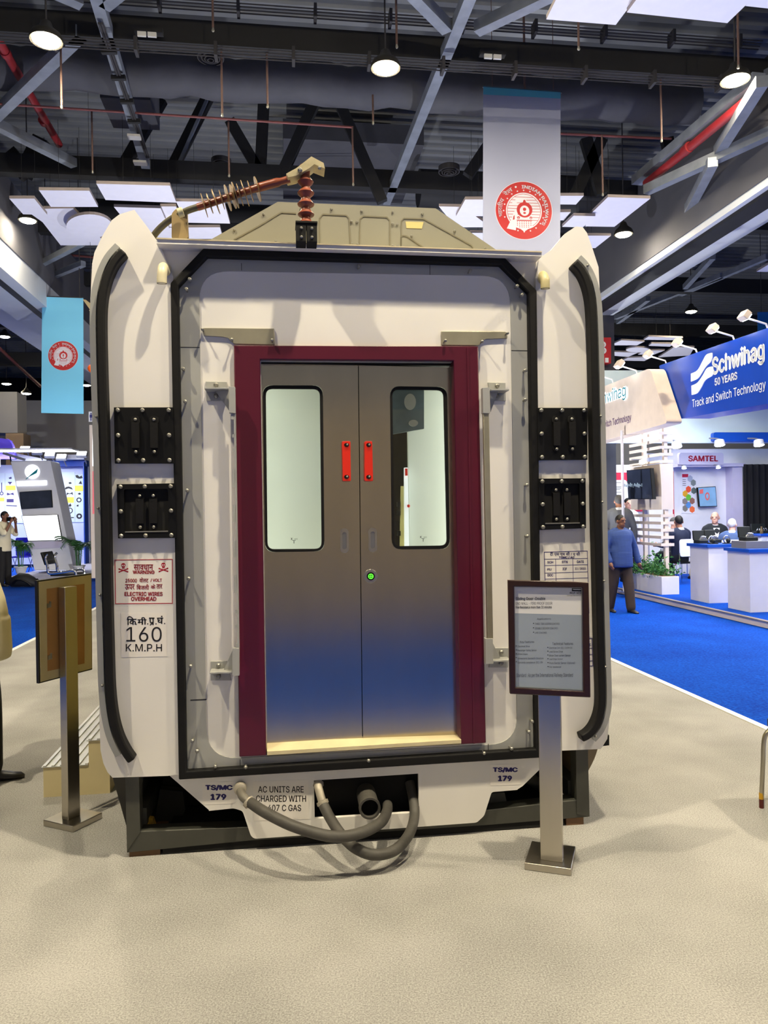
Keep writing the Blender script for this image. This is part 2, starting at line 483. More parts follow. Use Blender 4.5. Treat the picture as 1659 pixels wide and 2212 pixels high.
ZC = 8.0
def beam_u(v, z0, z1, u0=-5.3, u1=7.2, w=0.22, mat=SOOT, nm='ceiling_beam'):
    m = MB(HF); m.box(u0, u1, v, v + w, z0, z1); return struct(m, nm, mat)
beam_u(10.38, 8.0, 8.32)
for v in (6.2, 14.6, 17.6, 21.5, 26.0, 31.0): beam_u(v, 8.0, 8.35)
for v in (15.0, 19.5, 24.5, 30.0): beam_u(v, 7.6, 8.0, 9.2, 26)
for v in (13.0, 18.0, 24.0, 30.0): beam_u(v, 7.4, 7.9, -22, -7.6)
def member(pa, pb, w=0.15, h=0.15, z=ZC, mat=CHORD, nm='ceiling_beam'):
    a = on_z(*pa, z); b = on_z(*pb, z)
    m = MB(); m.bar(a + ZZ * h / 2, b + ZZ * h / 2, w, h); return struct(m, nm, mat)
member((190, -60), (315, 365)); member((1040, -60), (835, 443)); member((880, -15), (966, 72)); member((1250, -30), (1030, 74))
member((176, 82), (-60, 308)); member((-40, 262), (160, 362)); member((110, -12), (176, 16)); member((275, -20), (225, 20))
member((1640, 180), (1375, 400), 0.2, z=7.5); member((1646, 188), (1552, 336), z=7.2); member((1540, 360), (1480, 475), z=7.0); member((1720, 272), (1396, 420), z=7.1)
member((1760, 120), (1640, 185)); member((20, 640), (180, 575), 0.12, 0.12, 7.4); member((60, 590), (178, 530), 0.12, 0.12, 7.4)
for a, b in (((1560, 600), (1330, 690)), ((1659, 560), (1470, 640)), ((1480, 625), (1540, 560)), ((1400, 650), (1335, 700))):
    member(a, b, 0.13, 0.13, 7.6)
def web(pa, pb, Y, w=0.2):
    m = MB(); m.bar(at(*pa, Y), at(*pb, Y), w, 0.14, (0, 1, 0)); struct(m, 'ceiling_beam', SOOT)
for pa, pb in (((683, 215), (604, 388)), ((730, 215), (826, 436)), ((497, 262), (576, 398)), ((570, 215), (562, 380)), ((452, 205), (362, 385)),
               ((1120, 215), (1010, 380)), ((350, 215), (258, 375))):
    web(pa, pb, 14.55, 0.2)
for pa, pb in (((1440, 300), (1480, 470)), ((1400, 410), (1470, 330)), ((1265, 300), (1300, 420)), ((1300, 300), (1240, 425))):
    web(pa, pb, 14.6, 0.22)
for pa, pb in (((90, 300), (50, 380)), ((20, 330), (60, 380))): web(pa, pb, 14.4, 0.3)
m = MB(); m.bar(at(447, 216, 14.4), at(376, 376, 14.4), .05, .05); struct(m, 'ceiling_beam', CHORD)
# wrapped ducts
m = MB(HF); P = [(-5.2 + i * 0.35, 12.15 + 0.02 * math.sin(i * 2.1), 8.55 + 0.03 * math.sin(i * 1.3)) for i in range(36)]
m.tube(P, [0.34 + 0.02 * math.sin(i * 2.7) for i in range(36)], 16, flat=0.9)
tag(m.build('air_duct', DUCT), 'long wrinkled grey wrapped air duct crossing behind the cable tray beam', 'duct')
m = MB(HF); m.tube([(-5.0, 18.9, 8.9), (1.2, 18.9, 8.9)], 0.38, 14); m.tube([(3.0, 16.2, 8.7), (7.0, 16.2, 8.7)], 0.4, 14)
struct(m, 'ceiling_duct', SOOT)
m = MB(HF); m.box(0.1, 3.0, 15.5, 18.5, 9.3, 9.7); struct(m, 'ceiling_duct', DUCT)
m = MB(HF); m.box(-2.9, -2.1, 13.0, 14.0, 8.6, 9.5); struct(m, 'ceiling_duct', DUCT)

# cable trays on the near beam
for k, (v, z) in enumerate(((10.2, 7.86), (10.2, 8.46))):
    root = thing('cable_tray', ('lower' if k == 0 else 'upper') + ' run of thin grey conduits along the near dark ceiling beam', 'cable tray', hall(0.5, v, z), 'conduit runs on the near beam')
    m = MB(HF)
    for j in range(4): m.tube([(-5.2, v + j * 0.035, z - j * 0.02), (7.0, v + j * 0.035, z - j * 0.02)], 0.009, 6)
    m.build('conduit', CONDUIT, root)
    for i in range(12):
        m = MB(HF); u = -4.9 + i * 1.02 + 0.3 * k; m.box(u, u + 0.04, v - 0.04, v + 0.14, z - 0.12, z + 0.06); m.build('bracket', CONDUIT, root)
root = thing('conduit_run', 'pair of grey conduits clipped under the left steel chord', 'conduit', on_z(215, 90, 7.9))
m = MB()
for dx in (14, 20): m.tube([on_z(200 + dx, 50, 7.95), on_z(306 + dx * 0.75, 340, 7.95)], 0.018, 6)
m.build('conduit', CONDUIT, root)
for py in (111, 168, 219, 262):
    p = on_z(228 + (py - 90) * 0.36, py, 7.93); m = MB(); m.box(p.x - 0.1, p.x + 0.1, p.y - 0.03, p.y + 0.03, p.z - 0.03, p.z + 0.03); m.build('clip', SOOT, root)
for px, py, w in ((290, 296, 0.2), (303, 352, 0.22)):
    p = on_z(px, py, 7.88); m = MB(HF); q = (p.dot(HU), p.dot(HV)); m.box(q[0] - w / 2, q[0] + w / 2, q[1] - 0.07, q[1] + 0.07, 7.86, 7.9)
    tag(m.build('junction_box', EDGE_WHITE), 'small white junction plate under the left chord, ' + ('nearer of two' if py < 300 else 'farther of two'), 'junction box', 'junction plates on the left chord')
for px, py in ((317, 76), (1063, 124)):
    p = on_z(px, py, 7.95); root = thing('socket_strip', 'pair of pale sockets on the beam ' + ('above the left conduit chord' if px < 500 else 'above the white banner'), 'socket', p, 'sockets on the near beam')
    for dx in (-0.06, 0.07):
        m = MB(facing(p)); m.box(dx - 0.055, dx + 0.055, -0.03, 0.03, 0, 0.03); m.build('socket', EDGE_WHITE, root)
    m = MB(facing(p)); m.box(-0.16, 0.2, 0.05, 0.11, -0.1, 0.0); m.build('tray', SOOT, root)
# fire pipes and sprinklers
def pipe(pts, r, name, mat, label):
    m = MB(); m.tube(pts, r, 10, local=False); return tag(m.build(name, mat), label, 'pipe')
root = thing('fire_main', 'thick glossy red fire pipe running away at upper left', 'pipe', on_z(3, 100, 8.3))
m = MB(); m.tube([on_z(-60, -10, 8.3), on_z(128, 312, 8.3)], 0.062, 14, local=False); m.build('pipe', PIPE_RED, root)
for px, py in ((12, 114), (94, 262)):
    a = on_z(px, py, 8.3); m = MB(); m.tube([a - HV * 0.05, a + HV * 0.05], 0.075, 14, local=False); m.build('coupling', PIPE_RED, root)
root = thing('fire_main', 'thick red fire pipe beside the right steel chord', 'pipe', on_z(1550, 268, 7.4))
m = MB(); m.tube([on_z(1612, 218, 7.4), on_z(1396, 396, 7.4)], 0.07, 14, local=False); m.build('pipe', PIPE_RED, root)
for px, py in ((1484, 322),):
    a = on_z(px, py, 7.4); m = MB(); m.tube([a - HV * 0.08, a + HV * 0.08], 0.085, 14, local=False); m.build('coupling', PIPE_RED, root)
pipe([on_z(-40, 222, 8.05), on_z(763, 275, 8.05)], 0.018, 'sprinkler_pipe', PIPE_PINK, 'thin dull red sprinkler pipe crossing below the wrinkled duct')
pipe([on_z(1211, 289, 8.05), on_z(1450, 300, 8.05)], 0.02, 'sprinkler_pipe', PIPE_PINK, 'thin dull red sprinkler pipe right of the white banner')
pipe([at(500, 358, 16), at(780, 370, 16)], 0.02, 'sprinkler_pipe', PIPE_PINK, 'thin dull red sprinkler pipe above the insulator head')
pipe([at(140, 550, 20), at(204, 556, 20)], 0.03, 'sprinkler_pipe', PIPE_PINK, 'thin dull red sprinkler pipe left of the coach peak')
pipe([at(-20, 735, 26), at(88, 835, 31)], 0.06, 'sprinkler_pipe', PIPE_PINK, 'sloping dull red pipe left of the blue banner')
drops = [(200, 240, 368, 12.2, 'above the left acoustic panels'), (495, 262, 376, 12.3, 'above the finned cable'), (763, 275, 395, 12.5, 'right of the insulator head'),
         (133, 145, 227, 10.9, 'over the left red main'), (480, 142, 245, 11.2, 'beside the round ring diffuser'), (578, 140, 226, 11.3, 'with a pale sleeve in front of the duct'),
         (806, 205, 262, 11.5, 'below the middle high-bay lamp'), (460, -30, 60, 9.6, 'nearest the top edge over the left cable tray'), (857, -30, 96, 9.8, 'above the middle high-bay lamp'),
         (1250, 38, 100, 9.6, 'below the large top right panels'), (1595, 20, 140, 9.9, 'directly above the right high-bay lamp'), (1429, 160, 300, 11.6, 'midway between banner and right lamp'),
         (1302, 292, 417, 12.4, 'above the right acoustic panels'), (1436, 405, 490, 15.6, 'above the far right high-bay lamp'), (160, 558, 635, 19.5, 'above the blue banner')]
for px, y0, y1, Y, where in drops:
    beam = {133: 10.49, 480: 10.49, 578: 10.49, 1429: 10.49, 1436: 17.7, 160: 21.6}.get(px)
    if beam: Y = beam / (HV.y + HV.x * ray(px, y1).x)
    root = thing('sprinkler_drop', 'thin reddish sprinkler drop pipe hanging ' + where, 'sprinkler', at(px, y1, Y), 'sprinkler drops')
    a = at(px, y1, Y); b = Vector((a.x, a.y, 8.05 if beam else (10.38 if y0 < 0 or px in (1250, 1595) else at(px, y0, Y).z)))
    m = MB(); m.tube([a, b], 0.015, 8, local=False); m.build('pipe', DROP, root)
    m = MB(); m.lathe([(0.012, 0), (0.02, 0.015), (0.012, 0.05)], a - ZZ * 0.05, ZZ, 8); m.build('nozzle', BOLT, root)
for px, py, r, Y, where in ((455, 126, 0.2, 11.4, 'beside the left cable tray'), (970, 372, 0.2, 14.2, 'left of the white banner'), (478, 355, 0.2, 15.5, 'above the finned cable')):
    c = at(px, py, Y); root = thing('ceiling_diffuser', 'round grey ringed air diffuser ' + where, 'air vent', c, 'round ceiling diffusers')
    m = MB(); m.lathe([(r, 0.1), (r, 0.0), (r * .92, 0.0), (r * .9, 0.06)], c, ZZ, 24); m.build('rim', CONDUIT, root)
    for k in (0.7, 0.48, 0.26):
        m = MB(); m.lathe([(r * k, 0.05), (r * k, 0.01), (r * (k - .07), 0.01), (r * (k - .1), 0.05)], c - ZZ * (0.06 * (1 - k)), ZZ, 20); m.build('ring', CONDUIT, root)

# high-bay lamps: the ones in view and the row of the same grid behind the camera that lights the coach front
def high_bay(c, label, r=0.17, hang=None, glow=None):
    hang = 10.38 - 0.22 - c.z
    root = thing('high_bay_lamp', label, 'lamp', c, 'high-bay lamps')
    m = MB(); m.lathe([(r * 1.12, -0.01), (r * 1.15, 0.02), (r * 1.0, 0.08), (r * .5, 0.15), (r * .35, 0.22), (0.03, 0.24)], c, ZZ, 24); m.build('reflector', LAMP_BODY, root)
    m = MB(); m.lathe([(r * 0.2, -0.05), (r * .75, -0.03), (r, 0.0), (r, 0.012)], c, ZZ, 20); m.build('lens', glow or (LAMP_GLOW if r > .165 and c.y < 12 else LAMP_GLOW_FAR), root)
    m = MB(); m.tube([c + ZZ * 0.22, c + ZZ * (0.22 + hang)], 0.012, 6, local=False); m.build('hanger', CONDUIT, root)
    return root
high_bay(at(100, 87, 9.2), 'glowing yellow high-bay lamp beside the left red fire pipe')
high_bay(at(833, 147, 9.85), 'glowing yellow high-bay lamp above the insulator, middle of the near row')
high_bay(at(1588, 173, 10.2), 'glowing yellow high-bay lamp at the upper right corner')
high_bay(at(60, 476, 15.0), 'glowing yellow high-bay lamp beside the left white acoustic panels', 0.16)
high_bay(at(1347, 506, 14.64), 'glowing yellow high-bay lamp below the right white acoustic panels', 0.16)
high_bay(at(1493, 673, 23.2), 'glowing high-bay lamp far above the blue sign', 0.17)
high_bay(at(10, 727, 25.2), 'glowing high-bay lamp at the left edge, highest of the far left four', 0.17)
high_bay(at(14, 829, 33), 'glowing high-bay lamp at the left edge, lowest but one of the far left four', 0.2)
high_bay(at(57, 850, 33), 'glowing high-bay lamp just left of the blue banner', 0.2)
high_bay(at(186, 832, 33), 'glowing high-bay lamp peeping out right of the blue banner', 0.2)
for p in ((-3.16, 1.4), (1.1, 2.1), (6.0, 2.5)):
    high_bay(Vector((p[0], p[1], 7.7)), 'high-bay lamp of the same grid hanging out of frame', 0.1, glow=LAMP_GLOW_NEAR)

# white acoustic panels
def cloud(poly, z, label, grp, px=True):
    P = [on_z(a, b, z) for a, b in poly]
    c = sum(P, Vector()) / len(P)
    root = thing('acoustic_panel', label, 'ceiling panel', c, grp)
    m = MB(); m.prism([(p.x, p.y) for p in P], z, z + 0.05)
    for i, f in enumerate(m.f):
        if len(f) == 4: m.mi[i] = 1
    m.build('board', [CLOUD, CLOUD_EDGE], root, smooth=0)
    for s in (0.35, -0.35):
        q = c + (P[0] - c) * s; mm = MB(); mm.tube([q + ZZ * 0.05, Vector((q.x, q.y, 8.2))], 0.003, 5, local=False); mm.build('hanger_wire', SOOT, root)
def epx(cx, cy, rx, ry): return [(cx + rx * math.cos(t * math.pi / 14), cy + ry * math.sin(t * math.pi / 14)) for t in range(28)]
GL, GR, GT, GF = 'acoustic panels at left', 'acoustic panels at right', 'acoustic panels at top right', 'acoustic panels far right'
cloud([(20, 429), (74, 429), (102, 464), (50, 463)], 7.0, 'small white ceiling panel, leftmost beside the left lamp', GL)
cloud([(84, 411), (193, 412), (212, 447), (110, 447)], 6.95, 'white ceiling panel second from left, upper row', GL)
cloud([(208, 397), (367, 401), (381, 438), (228, 432)], 7.0, 'wide white ceiling panel, highest of the left cluster', GL)
cloud([(68, 463), (94, 451), (158, 450), (232, 530), (131, 530), (92, 480)], 7.12, 'large white ceiling panel behind the left coach peak', GL)
cloud(epx(193, 489, 50, 26), 6.98, 'round white ceiling panel left of the coach peak', GL)
cloud([(246, 447), (347, 450), (366, 494), (284, 494)], 6.97, 'white ceiling panel right behind the left coach peak', GL)
cloud([(346, 446), (380, 446), (400, 490), (366, 490)], 7.05, 'narrow white ceiling panel behind the tan cable plate', GL)
cloud([(380, 435), (484, 436), (497, 483), (402, 481)], 7.0, 'white ceiling panel behind the finned cable', GL)
cloud([(318, 492), (475, 491), (482, 516), (330, 516)], 7.05, 'white ceiling panel just over the coach roof edge', GL)
cloud([(1313, 426), (1405, 429), (1327, 490), (1264, 489), (1275, 463)], 6.95, 'long white ceiling panel, largest right of the white banner', GR)
cloud([(1239, 466), (1286, 467), (1259, 491), (1214, 490)], 6.88, 'small white ceiling panel above the right coach peak', GR)
cloud([(1262, 509), (1320, 509), (1286, 536), (1230, 536)], 6.95, 'white ceiling panel right of the right coach peak', GR)
cloud([(1180, 423), (1261, 423), (1244, 442), (1170, 441)], 7.0, 'thin white ceiling panel touching the white banner, upper of two', GR)
cloud([(1180, 459), (1233, 458), (1218, 476), (1170, 476)], 7.0, 'thin white ceiling panel touching the white banner, lower of two', GR)
cloud([(1005, 431), (1060, 431), (1060, 467), (985, 467)], 6.93, 'white ceiling panel left of the round emblem, upper', GR)
cloud([(948, 446), (1000, 447), (1060, 491), (985, 491)], 7.0, 'white ceiling panel left of the round emblem, behind the roof box', GR)
cloud([(1014, 503), (1060, 503), (1060, 521), (1036, 521)], 7.0, 'small white ceiling panel left of the banner over the roof box end', GR)
cloud([(1180, 42), (1330, 54), (1402, -42), (1230, -60)], 7.0, 'large white ceiling panel at the top, first right of the banner', GT)
cloud([(1354, 27), (1571, 50), (1664, -40), (1420, -62)], 6.92, 'large white ceiling panel at the top, wider second one', GT)
cloud([(1610, 13), (1720, 25), (1780, -36), (1655, -40)], 6.99, 'white ceiling panel cut by the upper right corner', GT)
cloud([(1390, 734), (1401, 727), (1475, 730), (1464, 735)], 7.0, 'far white ceiling panel nearest the blue sign, topmost', GF)
cloud([(1318, 746), (1342, 735), (1392, 738), (1376, 746)], 7.0, 'far white ceiling panel right of the red number sign', GF)
cloud([(1401, 747), (1407, 742), (1456, 743), (1447, 749)], 7.0, 'thin far white ceiling panel above the tall cream sign', GF)
cloud(epx(1378, 756, 26, 5.5), 6.93, 'round far white ceiling panel above the cream sign', GF)
cloud([(1318, 768), (1318, 760), (1378, 762), (1357, 771)], 7.0, 'far white ceiling panel below and left of the round one', GF)
cloud([(1378, 766), (1393, 757), (1436, 757), (1410, 767)], 7.0, 'far white ceiling panel right of the round one', GF)
cloud([(1422, 772), (1456, 750), (1500, 750), (1490, 768)], 7.0, 'far white ceiling panel partly behind the blue sign', GF)
cloud([(1343, 779), (1356, 773), (1410, 771), (1392, 780)], 7.0, 'far white ceiling panel lowest, above the cream sign', GF)
cloud([(1634, 587), (1659, 572), (1700, 572), (1690, 588)], 7.0, 'white ceiling panel sliver at the right edge', GF)
# ================================================================ THE COACH END
CF = Frame((0, 3.93, 0), HU, ZZ)          # the end wall's plane; z towards the viewer
coach = thing('train_coach', 'white railway coach end on show with maroon framed steel double door', 'train coach', CF.O)
def part(mb, name, mats, parent=None, **k): return mb.build(name, mats, parent or coach, **k)
Q = CF.q
door_hole = Q([(563, 775), (979, 778), (994, 1607), (576, 1633)])
# end wall with the doorway cut out
m = MB(CF); m.prism(Q([(340, 522), (1176, 552), (1172, 1636), (388, 1684)]), -0.04, 0.0, [door_hole]); part(m, 'end_wall', WHITE)
# body shell behind it (hollow)
so = Q([(262, 480), (300, 470), (345, 520), (1172, 552), (1232, 495), (1262, 506), (1292, 580), (1300, 700), (1306, 1300), (1308, 1560), (1296, 1612), (222, 1668), (219, 1560), (209, 1000), (200, 700), (207, 570)])
so = Q([(215, 560), (262, 520), (345, 528), (1172, 556), (1240, 545), (1288, 590), (1303, 700), (1314, 1300), (1318, 1560), (1276, 1612), (262, 1672), (221, 1560), (211, 1000), (204, 700)])
cx = sum(p[0] for p in so) / len(so); cz = sum(p[1] for p in so) / len(so)
si = [(cx + (p[0] - cx) * 0.965, cz + (p[1] - cz) * 0.965) for p in so]
m = MB(CF); m.prism(so, -2.6, -0.05, [si]); part(m, 'body_shell', CREAM_EDGE)
m = MB(CF); m.prism(so, -2.64, -2.6); part(m, 'rear_wall', DARKWALL)
# vestibule seen through the door panes: a pale film covered partition, a dark equipment panel, a bright door edge
bx0, bz0 = CF.px(520, 1640, -0.55); bx1, bz1 = CF.px(1040, 760, -0.55)
a = CF.px(752, 900, -0.55)[0]; b1 = CF.px(882, 1000, -0.45)[0]
m = MB(CF); m.box(bx0, a, bz0, bz1 + 0.1, -0.58, -0.55); part(m, 'film_partition', FILM)
m = MB(CF); m.box(b1, bx1 + 0.05, bz0, bz1 + 0.1, -0.48, -0.45); part(m, 'film_partition', FILM)
m = MB(CF); p = Q([(846, 838), (916, 838), (916, 926), (846, 938)], -0.30); m.prism(p, -0.33, -0.30)
part(m, 'equipment_panel', M('blue_grey_panel', (84, 100, 108), 0.35, var=0.25, vs=9))
m = MB(CF); m.prism(ell(*CF.px(886, 868, -0.29), 0.032, 0.045), -0.30, -0.285); m.prism(ell(*CF.px(893, 914, -0.29), 0.026, 0.018), -0.30, -0.285)
part(m, 'round_fitting', GREY)
m = MB(CF); p = Q([(874, 1010), (881, 1010), (884, 1180), (874, 1180)], -0.4); m.prism(p, -0.43, -0.4); part(m, 'bright_door_edge', M('glowing_edge', (240, 244, 250), 0.3, emit=0.6))  # edge given its own glow to look lit
m = MB(CF); p = Q([(867, 1050), (872, 1050), (873, 1180), (865, 1180)], -0.4); m.prism(p, -0.43, -0.4); part(m, 'cream_door_edge', M('cream_edge', (214, 208, 140), 0.4))
for px, py in ((861, 1090), (861, 1108), (862, 1152)):
    m = MB(CF); x, z = CF.px(px, py, -0.4); m.box(x - .008, x + .008, z - .014, z + .014, -0.43, -0.39); part(m, 'latch', BLACK)
m = MB(CF); x, z = CF.px(882, 1093, -0.4); m.ball(CF.w(x, z, -0.39), 0.009); x, z = CF.px(877, 1020, -0.4); m.box(x - .006, x + .006, z - .02, z + .02, -0.4, -0.38); part(m, 'red_knob', RED_PLASTIC)
x0, z0 = CF.px(560, 775, -0.3); x1, _ = CF.px(990, 775, -0.3)
m = MB(CF); m.box(x0 - .14, x0 - .1, .5, z0, -.4, -.14); part(m, 'added_side_strip', M('added_strip_glow', (255, 252, 240), 0.4, emit=4.0, var=0))  # glowing strips added out of sight to light the film evenly
m = MB(CF); m.box(x1 + .1, x1 + .14, .5, z0, -.4, -.14); part(m, 'added_side_strip', MATS['added_strip_glow'])
m = MB(CF); m.box(bx0 - .1, bx1 + .15, bz0 - .02, bz0 + 0.0, -2.6, -0.16); part(m, 'vestibule_floor', GREY)

# wings either side of the end wall
wl = Q([(290, 453), (318, 490), (345, 528), (374, 598), (377, 700), (383, 1000), (388, 1300), (392, 1672), (363, 1676), (243, 1680), (232, 1668), (223, 1648), (217, 1620), (215, 1560), (214, 1400),
        (212, 1250), (208, 1100), (205, 980), (201, 850), (197, 700), (195, 650), (199, 570), (204, 545), (222, 508), (241, 476), (258, 463)], 0.03)
wr = Q([(1244, 489), (1259, 491), (1268, 503), (1281, 540), (1293, 577), (1296, 640), (1301, 760), (1306, 1000), (1310, 1200), (1314, 1400), (1316, 1560), (1312, 1596), (1298, 1618), (1204, 1622), (1172, 1640),
        (1168, 1500), (1164, 1200), (1158, 760), (1157, 600), (1165, 558), (1190, 540), (1220, 505)], 0.03)
m = MB(CF); m.prism(wl, 0.0, 0.03); part(m, 'wing_panel', WHITE)
m = MB(CF); m.prism(wr, 0.0, 0.03); part(m, 'wing_panel', WHITE)
# curved rubber buffers along the wings with the metal strip outside them
gl = [(266, 541), (245, 565), (229, 600), (220, 640), (217, 690), (219, 800), (223, 930), (227, 1100), (230, 1280), (233, 1400), (236, 1490), (243, 1550), (254, 1592), (270, 1625), (284, 1645)]
gr = [(1242, 566), (1257, 582), (1270, 608), (1279, 645), (1283, 700), (1286, 800), (1290, 1000), (1294, 1200), (1299, 1400), (1302, 1500), (1299, 1540), (1288, 1570), (1273, 1588), (1258, 1596)]
def ribbon(mb, pts, w0, w1, z0, z1, off):
    P = curve_pts(Q(pts, off), 4); L = []; R_ = []
    for i, p in enumerate(P):
        a, b = Vector(P[max(i - 1, 0)]), Vector(P[min(i + 1, len(P) - 1)]); t = (b - a).normalized(); n = Vector((t.y, -t.x))
        L.append((p[0] + n.x * w0, p[1] + n.y * w0)); R_.append((p[0] + n.x * w1, p[1] + n.y * w1))
    n = len(P); vs = []
    for i in range(n): vs += [(*L[i], z0), (*R_[i], z0), (*R_[i], z1), (*L[i], z1)]
    fs = []
    for i in range(n - 1):
        for k in range(4): fs.append((4 * i + k, 4 * i + (k + 1) % 4, 4 * i + 4 + (k + 1) % 4, 4 * i + 4 + k))
    fs += [(0, 1, 2, 3), (4 * n - 4, 4 * n - 1, 4 * n - 2, 4 * n - 3)]
    mb.add(vs, fs)
for pts, sg in ((gl, 1), (gr, -1)):
    m = MB(CF); ribbon(m, pts, -0.02, 0.02, 0.03, 0.10, 0.1); part(m, 'edge_buffer', RUBBER, bevel=0.008)
    m = MB(CF); ribbon(m, pts[:-1], sg * 0.022, sg * 0.05, 0.03, 0.062, 0.06)
    m.m = 1
    for k in ((255, 546), (213, 720), (209, 901), (213, 1098), (217, 1285), (222, 1480)) if sg == 1 else ((1268, 575), (1296, 900), (1299, 1085), (1303, 1255), (1306, 1440), (1285, 1590)):
        m.stud(*CF.px(*k, 0.06), 0.062, 0.012, 0.007)
    part(m, 'buffer_strip', [GREY, BOLT])
# grey surround, black gasket
g_out = [(368, 611), (439, 536), (1091, 556), (1160, 627), (1172, 1637), (386, 1685)]
g_in = [(385, 618), (447, 553), (1082, 571), (1143, 632), (1158, 1619), (403, 1667)]
inner = rquad(Q([(430, 585), (1101, 597), (1117, 1605), (447, 1640)]), [0.15, 0.15, 0.15, 0.16], 8)
m = MB(CF); mid = [((a[0] + b[0]) / 2, (a[1] + b[1]) / 2) for a, b in zip(g_out, g_in)]
m.prism(Q(mid), 0.0, 0.007, [inner])
m.m = 1
for k in ((411, 607), (404, 628), (397, 799), (401, 869), (406, 1060), (409, 1249), (413, 1437), (417, 1597), (427, 1619), (466, 1652), (531, 1654), (1114, 621), (1125, 640), (1132, 802), (1132, 865), (1135, 1048),
          (1136, 1158), (1146, 1556), (1139, 1578), (1102, 1614), (1043, 1624), (795, 1640), (774, 578), (1013, 588)):
    m.stud(*CF.px(*k, 0.02), 0.007, 0.042, 0.0095)
m.m = 2
for a, b in (((391, 751), (431, 751)), ((412, 1511), (446, 1511)), ((1104, 758), (1143, 758)), ((522, 570), (522, 585)), ((928, 572), (928, 594)), ((519, 1640), (519, 1662)), ((1054, 1606), (1054, 1620))):
    p, q = CF.px(*a), CF.px(*b); m.box(min(p[0], q[0]) - .001, max(p[0], q[0]) + .001, min(p[1], q[1]) - .001, max(p[1], q[1]) + .001, 0.007, 0.0078)
part(m, 'surround_frame', [GREY, BOLT, INK_BLACK])
m = MB(CF); m.prism(Q(g_out, 0.05), 0.0, 0.05, [Q(g_in, 0.05)]); part(m, 'rubber_gasket', RUBBER, bevel=0.006)
# maroon door frame
fo = Q([(505, 746), (1033, 748), (1050, 1605), (517, 1635)], 0.03); fi = Q([(562, 776), (980, 779), (995, 1608), (575.5, 1632)], 0.03)
m = MB(CF); m.prism([fo[0], fo[1], fo[2], fi[2], fi[1], fi[0], fi[3], fo[3]], -0.09, 0.03); part(m, 'door_frame', MAROON, bevel=0.004)
m = MB(CF); m.prism(Q([(1008, 752), (1012, 752), (1026, 1606), (1022, 1606)], 0.031), 0.03, 0.034); part(m, 'frame_bead', MAROON)
# threshold
a, b = CF.px(576, 1607, 0.0), CF.px(995, 1592, 0.0); c = CF.px(577, 1632, 0.045); d = CF.px(997, 1606, 0.045)
m = MB(CF)
m.add([(a[0], a[1], -0.09), (b[0], b[1], -0.09), (d[0], d[1] + 0.018, 0.04), (c[0], c[1] + 0.018, 0.04), (a[0], a[1] - .09, -0.09), (b[0], b[1] - .09, -0.09), (d[0], d[1], 0.04), (c[0], c[1], 0.04)],
      [(0, 1, 2, 3), (4, 7, 6, 5), (3, 2, 6, 7), (0, 4, 5, 1), (0, 3, 7, 4), (1, 5, 6, 2)])
part(m, 'threshold', M('cream_wood_sill', (214, 200, 160), 0.4, var=0.08, vs=8))
# header gap and door leaves
DO = -0.045                                                # door face sits back from the wall
a, b = CF.px(563, 779, DO), CF.px(978, 782, DO)
m = MB(CF); m.box(a[0], b[0], b[1] - 0.02, a[1] + 0.03, DO - 0.05, DO + 0.006); part(m, 'header_gap', BLACK)
m = MB(CF); m.prism(Q([(562, 774), (980, 777), (980, 782), (562, 779)], 0.0), -0.06, 0.0); part(m, 'header_rail', GREY)
WINS = []
def leaf(outer, win, wr_, glassin, label, red, pull):
    hole = rquad(Q(win, DO), 0.05)
    m = MB(CF); m.prism(Q(outer, DO), DO - 0.035, DO, [hole])
    d = part(m, 'door_leaf', DOOR_STEEL); d['label'] = label
    m = MB(CF); m.prism(rquad(Q(win, DO + .008), 0.055), DO - 0.01, DO + 0.008, [rquad(Q(glassin, DO + .008), 0.035)]); part(m, 'window_gasket', RUBBER, d, bevel=0.003)
    m = MB(CF); m.prism(hole, DO - 0.022, DO - 0.016); part(m, 'window_pane', GLASS, d, smooth=0)
    m = MB(CF); p = Q(red, DO + .03); m.prism(rquad(p, 0.006, 3), DO, DO + 0.03)
    r = part(m, 'warning_block', RED_PLASTIC, d, bevel=0.003); r['label'] = 'red block'
    cxp = sum(a[0] for a in red) / 4
    m = MB(CF)
    for yy in (red[0][1] + 8, red[2][1] - 9):
        m.m = 0; m.prism(ell(*CF.px(cxp, yy, DO + .031), 0.013, 0.010), DO + 0.03, DO + 0.0315)
        m.m = 1; m.stud(*CF.px(cxp + 1, yy, DO + .031), DO + 0.03, 0.008, 0.006)
    part(m, 'block_screw', [BLACK, BOLT], d)
    x, z = CF.px(*pull, DO); m = MB(CF)
    m.prism(rrect(x - .022, z - .064, x + .022, z + .064, .021, 7), DO, DO + 0.004, [rrect(x - .011, z - .045, x + .011, z + .045, .0105, 7)])
    m.m = 1; m.prism(rrect(x - .011, z - .045, x + .011, z + .045, .0105, 7), DO - 0.012, DO + 0.0005)
    part(m, 'pull_recess', [STEEL, STEEL_DARK], d)
    return d
dl = leaf([(563, 786), (773.3, 789), (782.4, 1594), (575, 1606)], [(567, 832), (697.5, 832.5), (701, 1191), (572.5, 1193)], 0.05, [(574, 839.5), (691, 840), (695, 1185.5), (578, 1186.5)],
          'left steel leaf with a film covered window', [(739, 953), (757, 953), (758, 1039), (741, 1039)], (744, 1168))
dr = leaf([(775, 789), (976, 794), (991, 1588), (784, 1594)], [(843, 834), (966, 836), (972, 1186), (847, 1187)], 0.05, [(847.5, 841), (958.5, 842.5), (966, 1178.5), (852, 1180)],
          'right steel leaf with a clear window', [(788, 953), (804, 953), (806, 1039), (788, 1039)], (805, 1166.5))
m = MB(CF); x, z = CF.px(800.5, 1244.5, DO)
m.prism(ell(x, z, 0.036, 0.036), DO, DO + 0.006); lk = part(m, 'lock_plate', STEEL, dr, bevel=0.002)
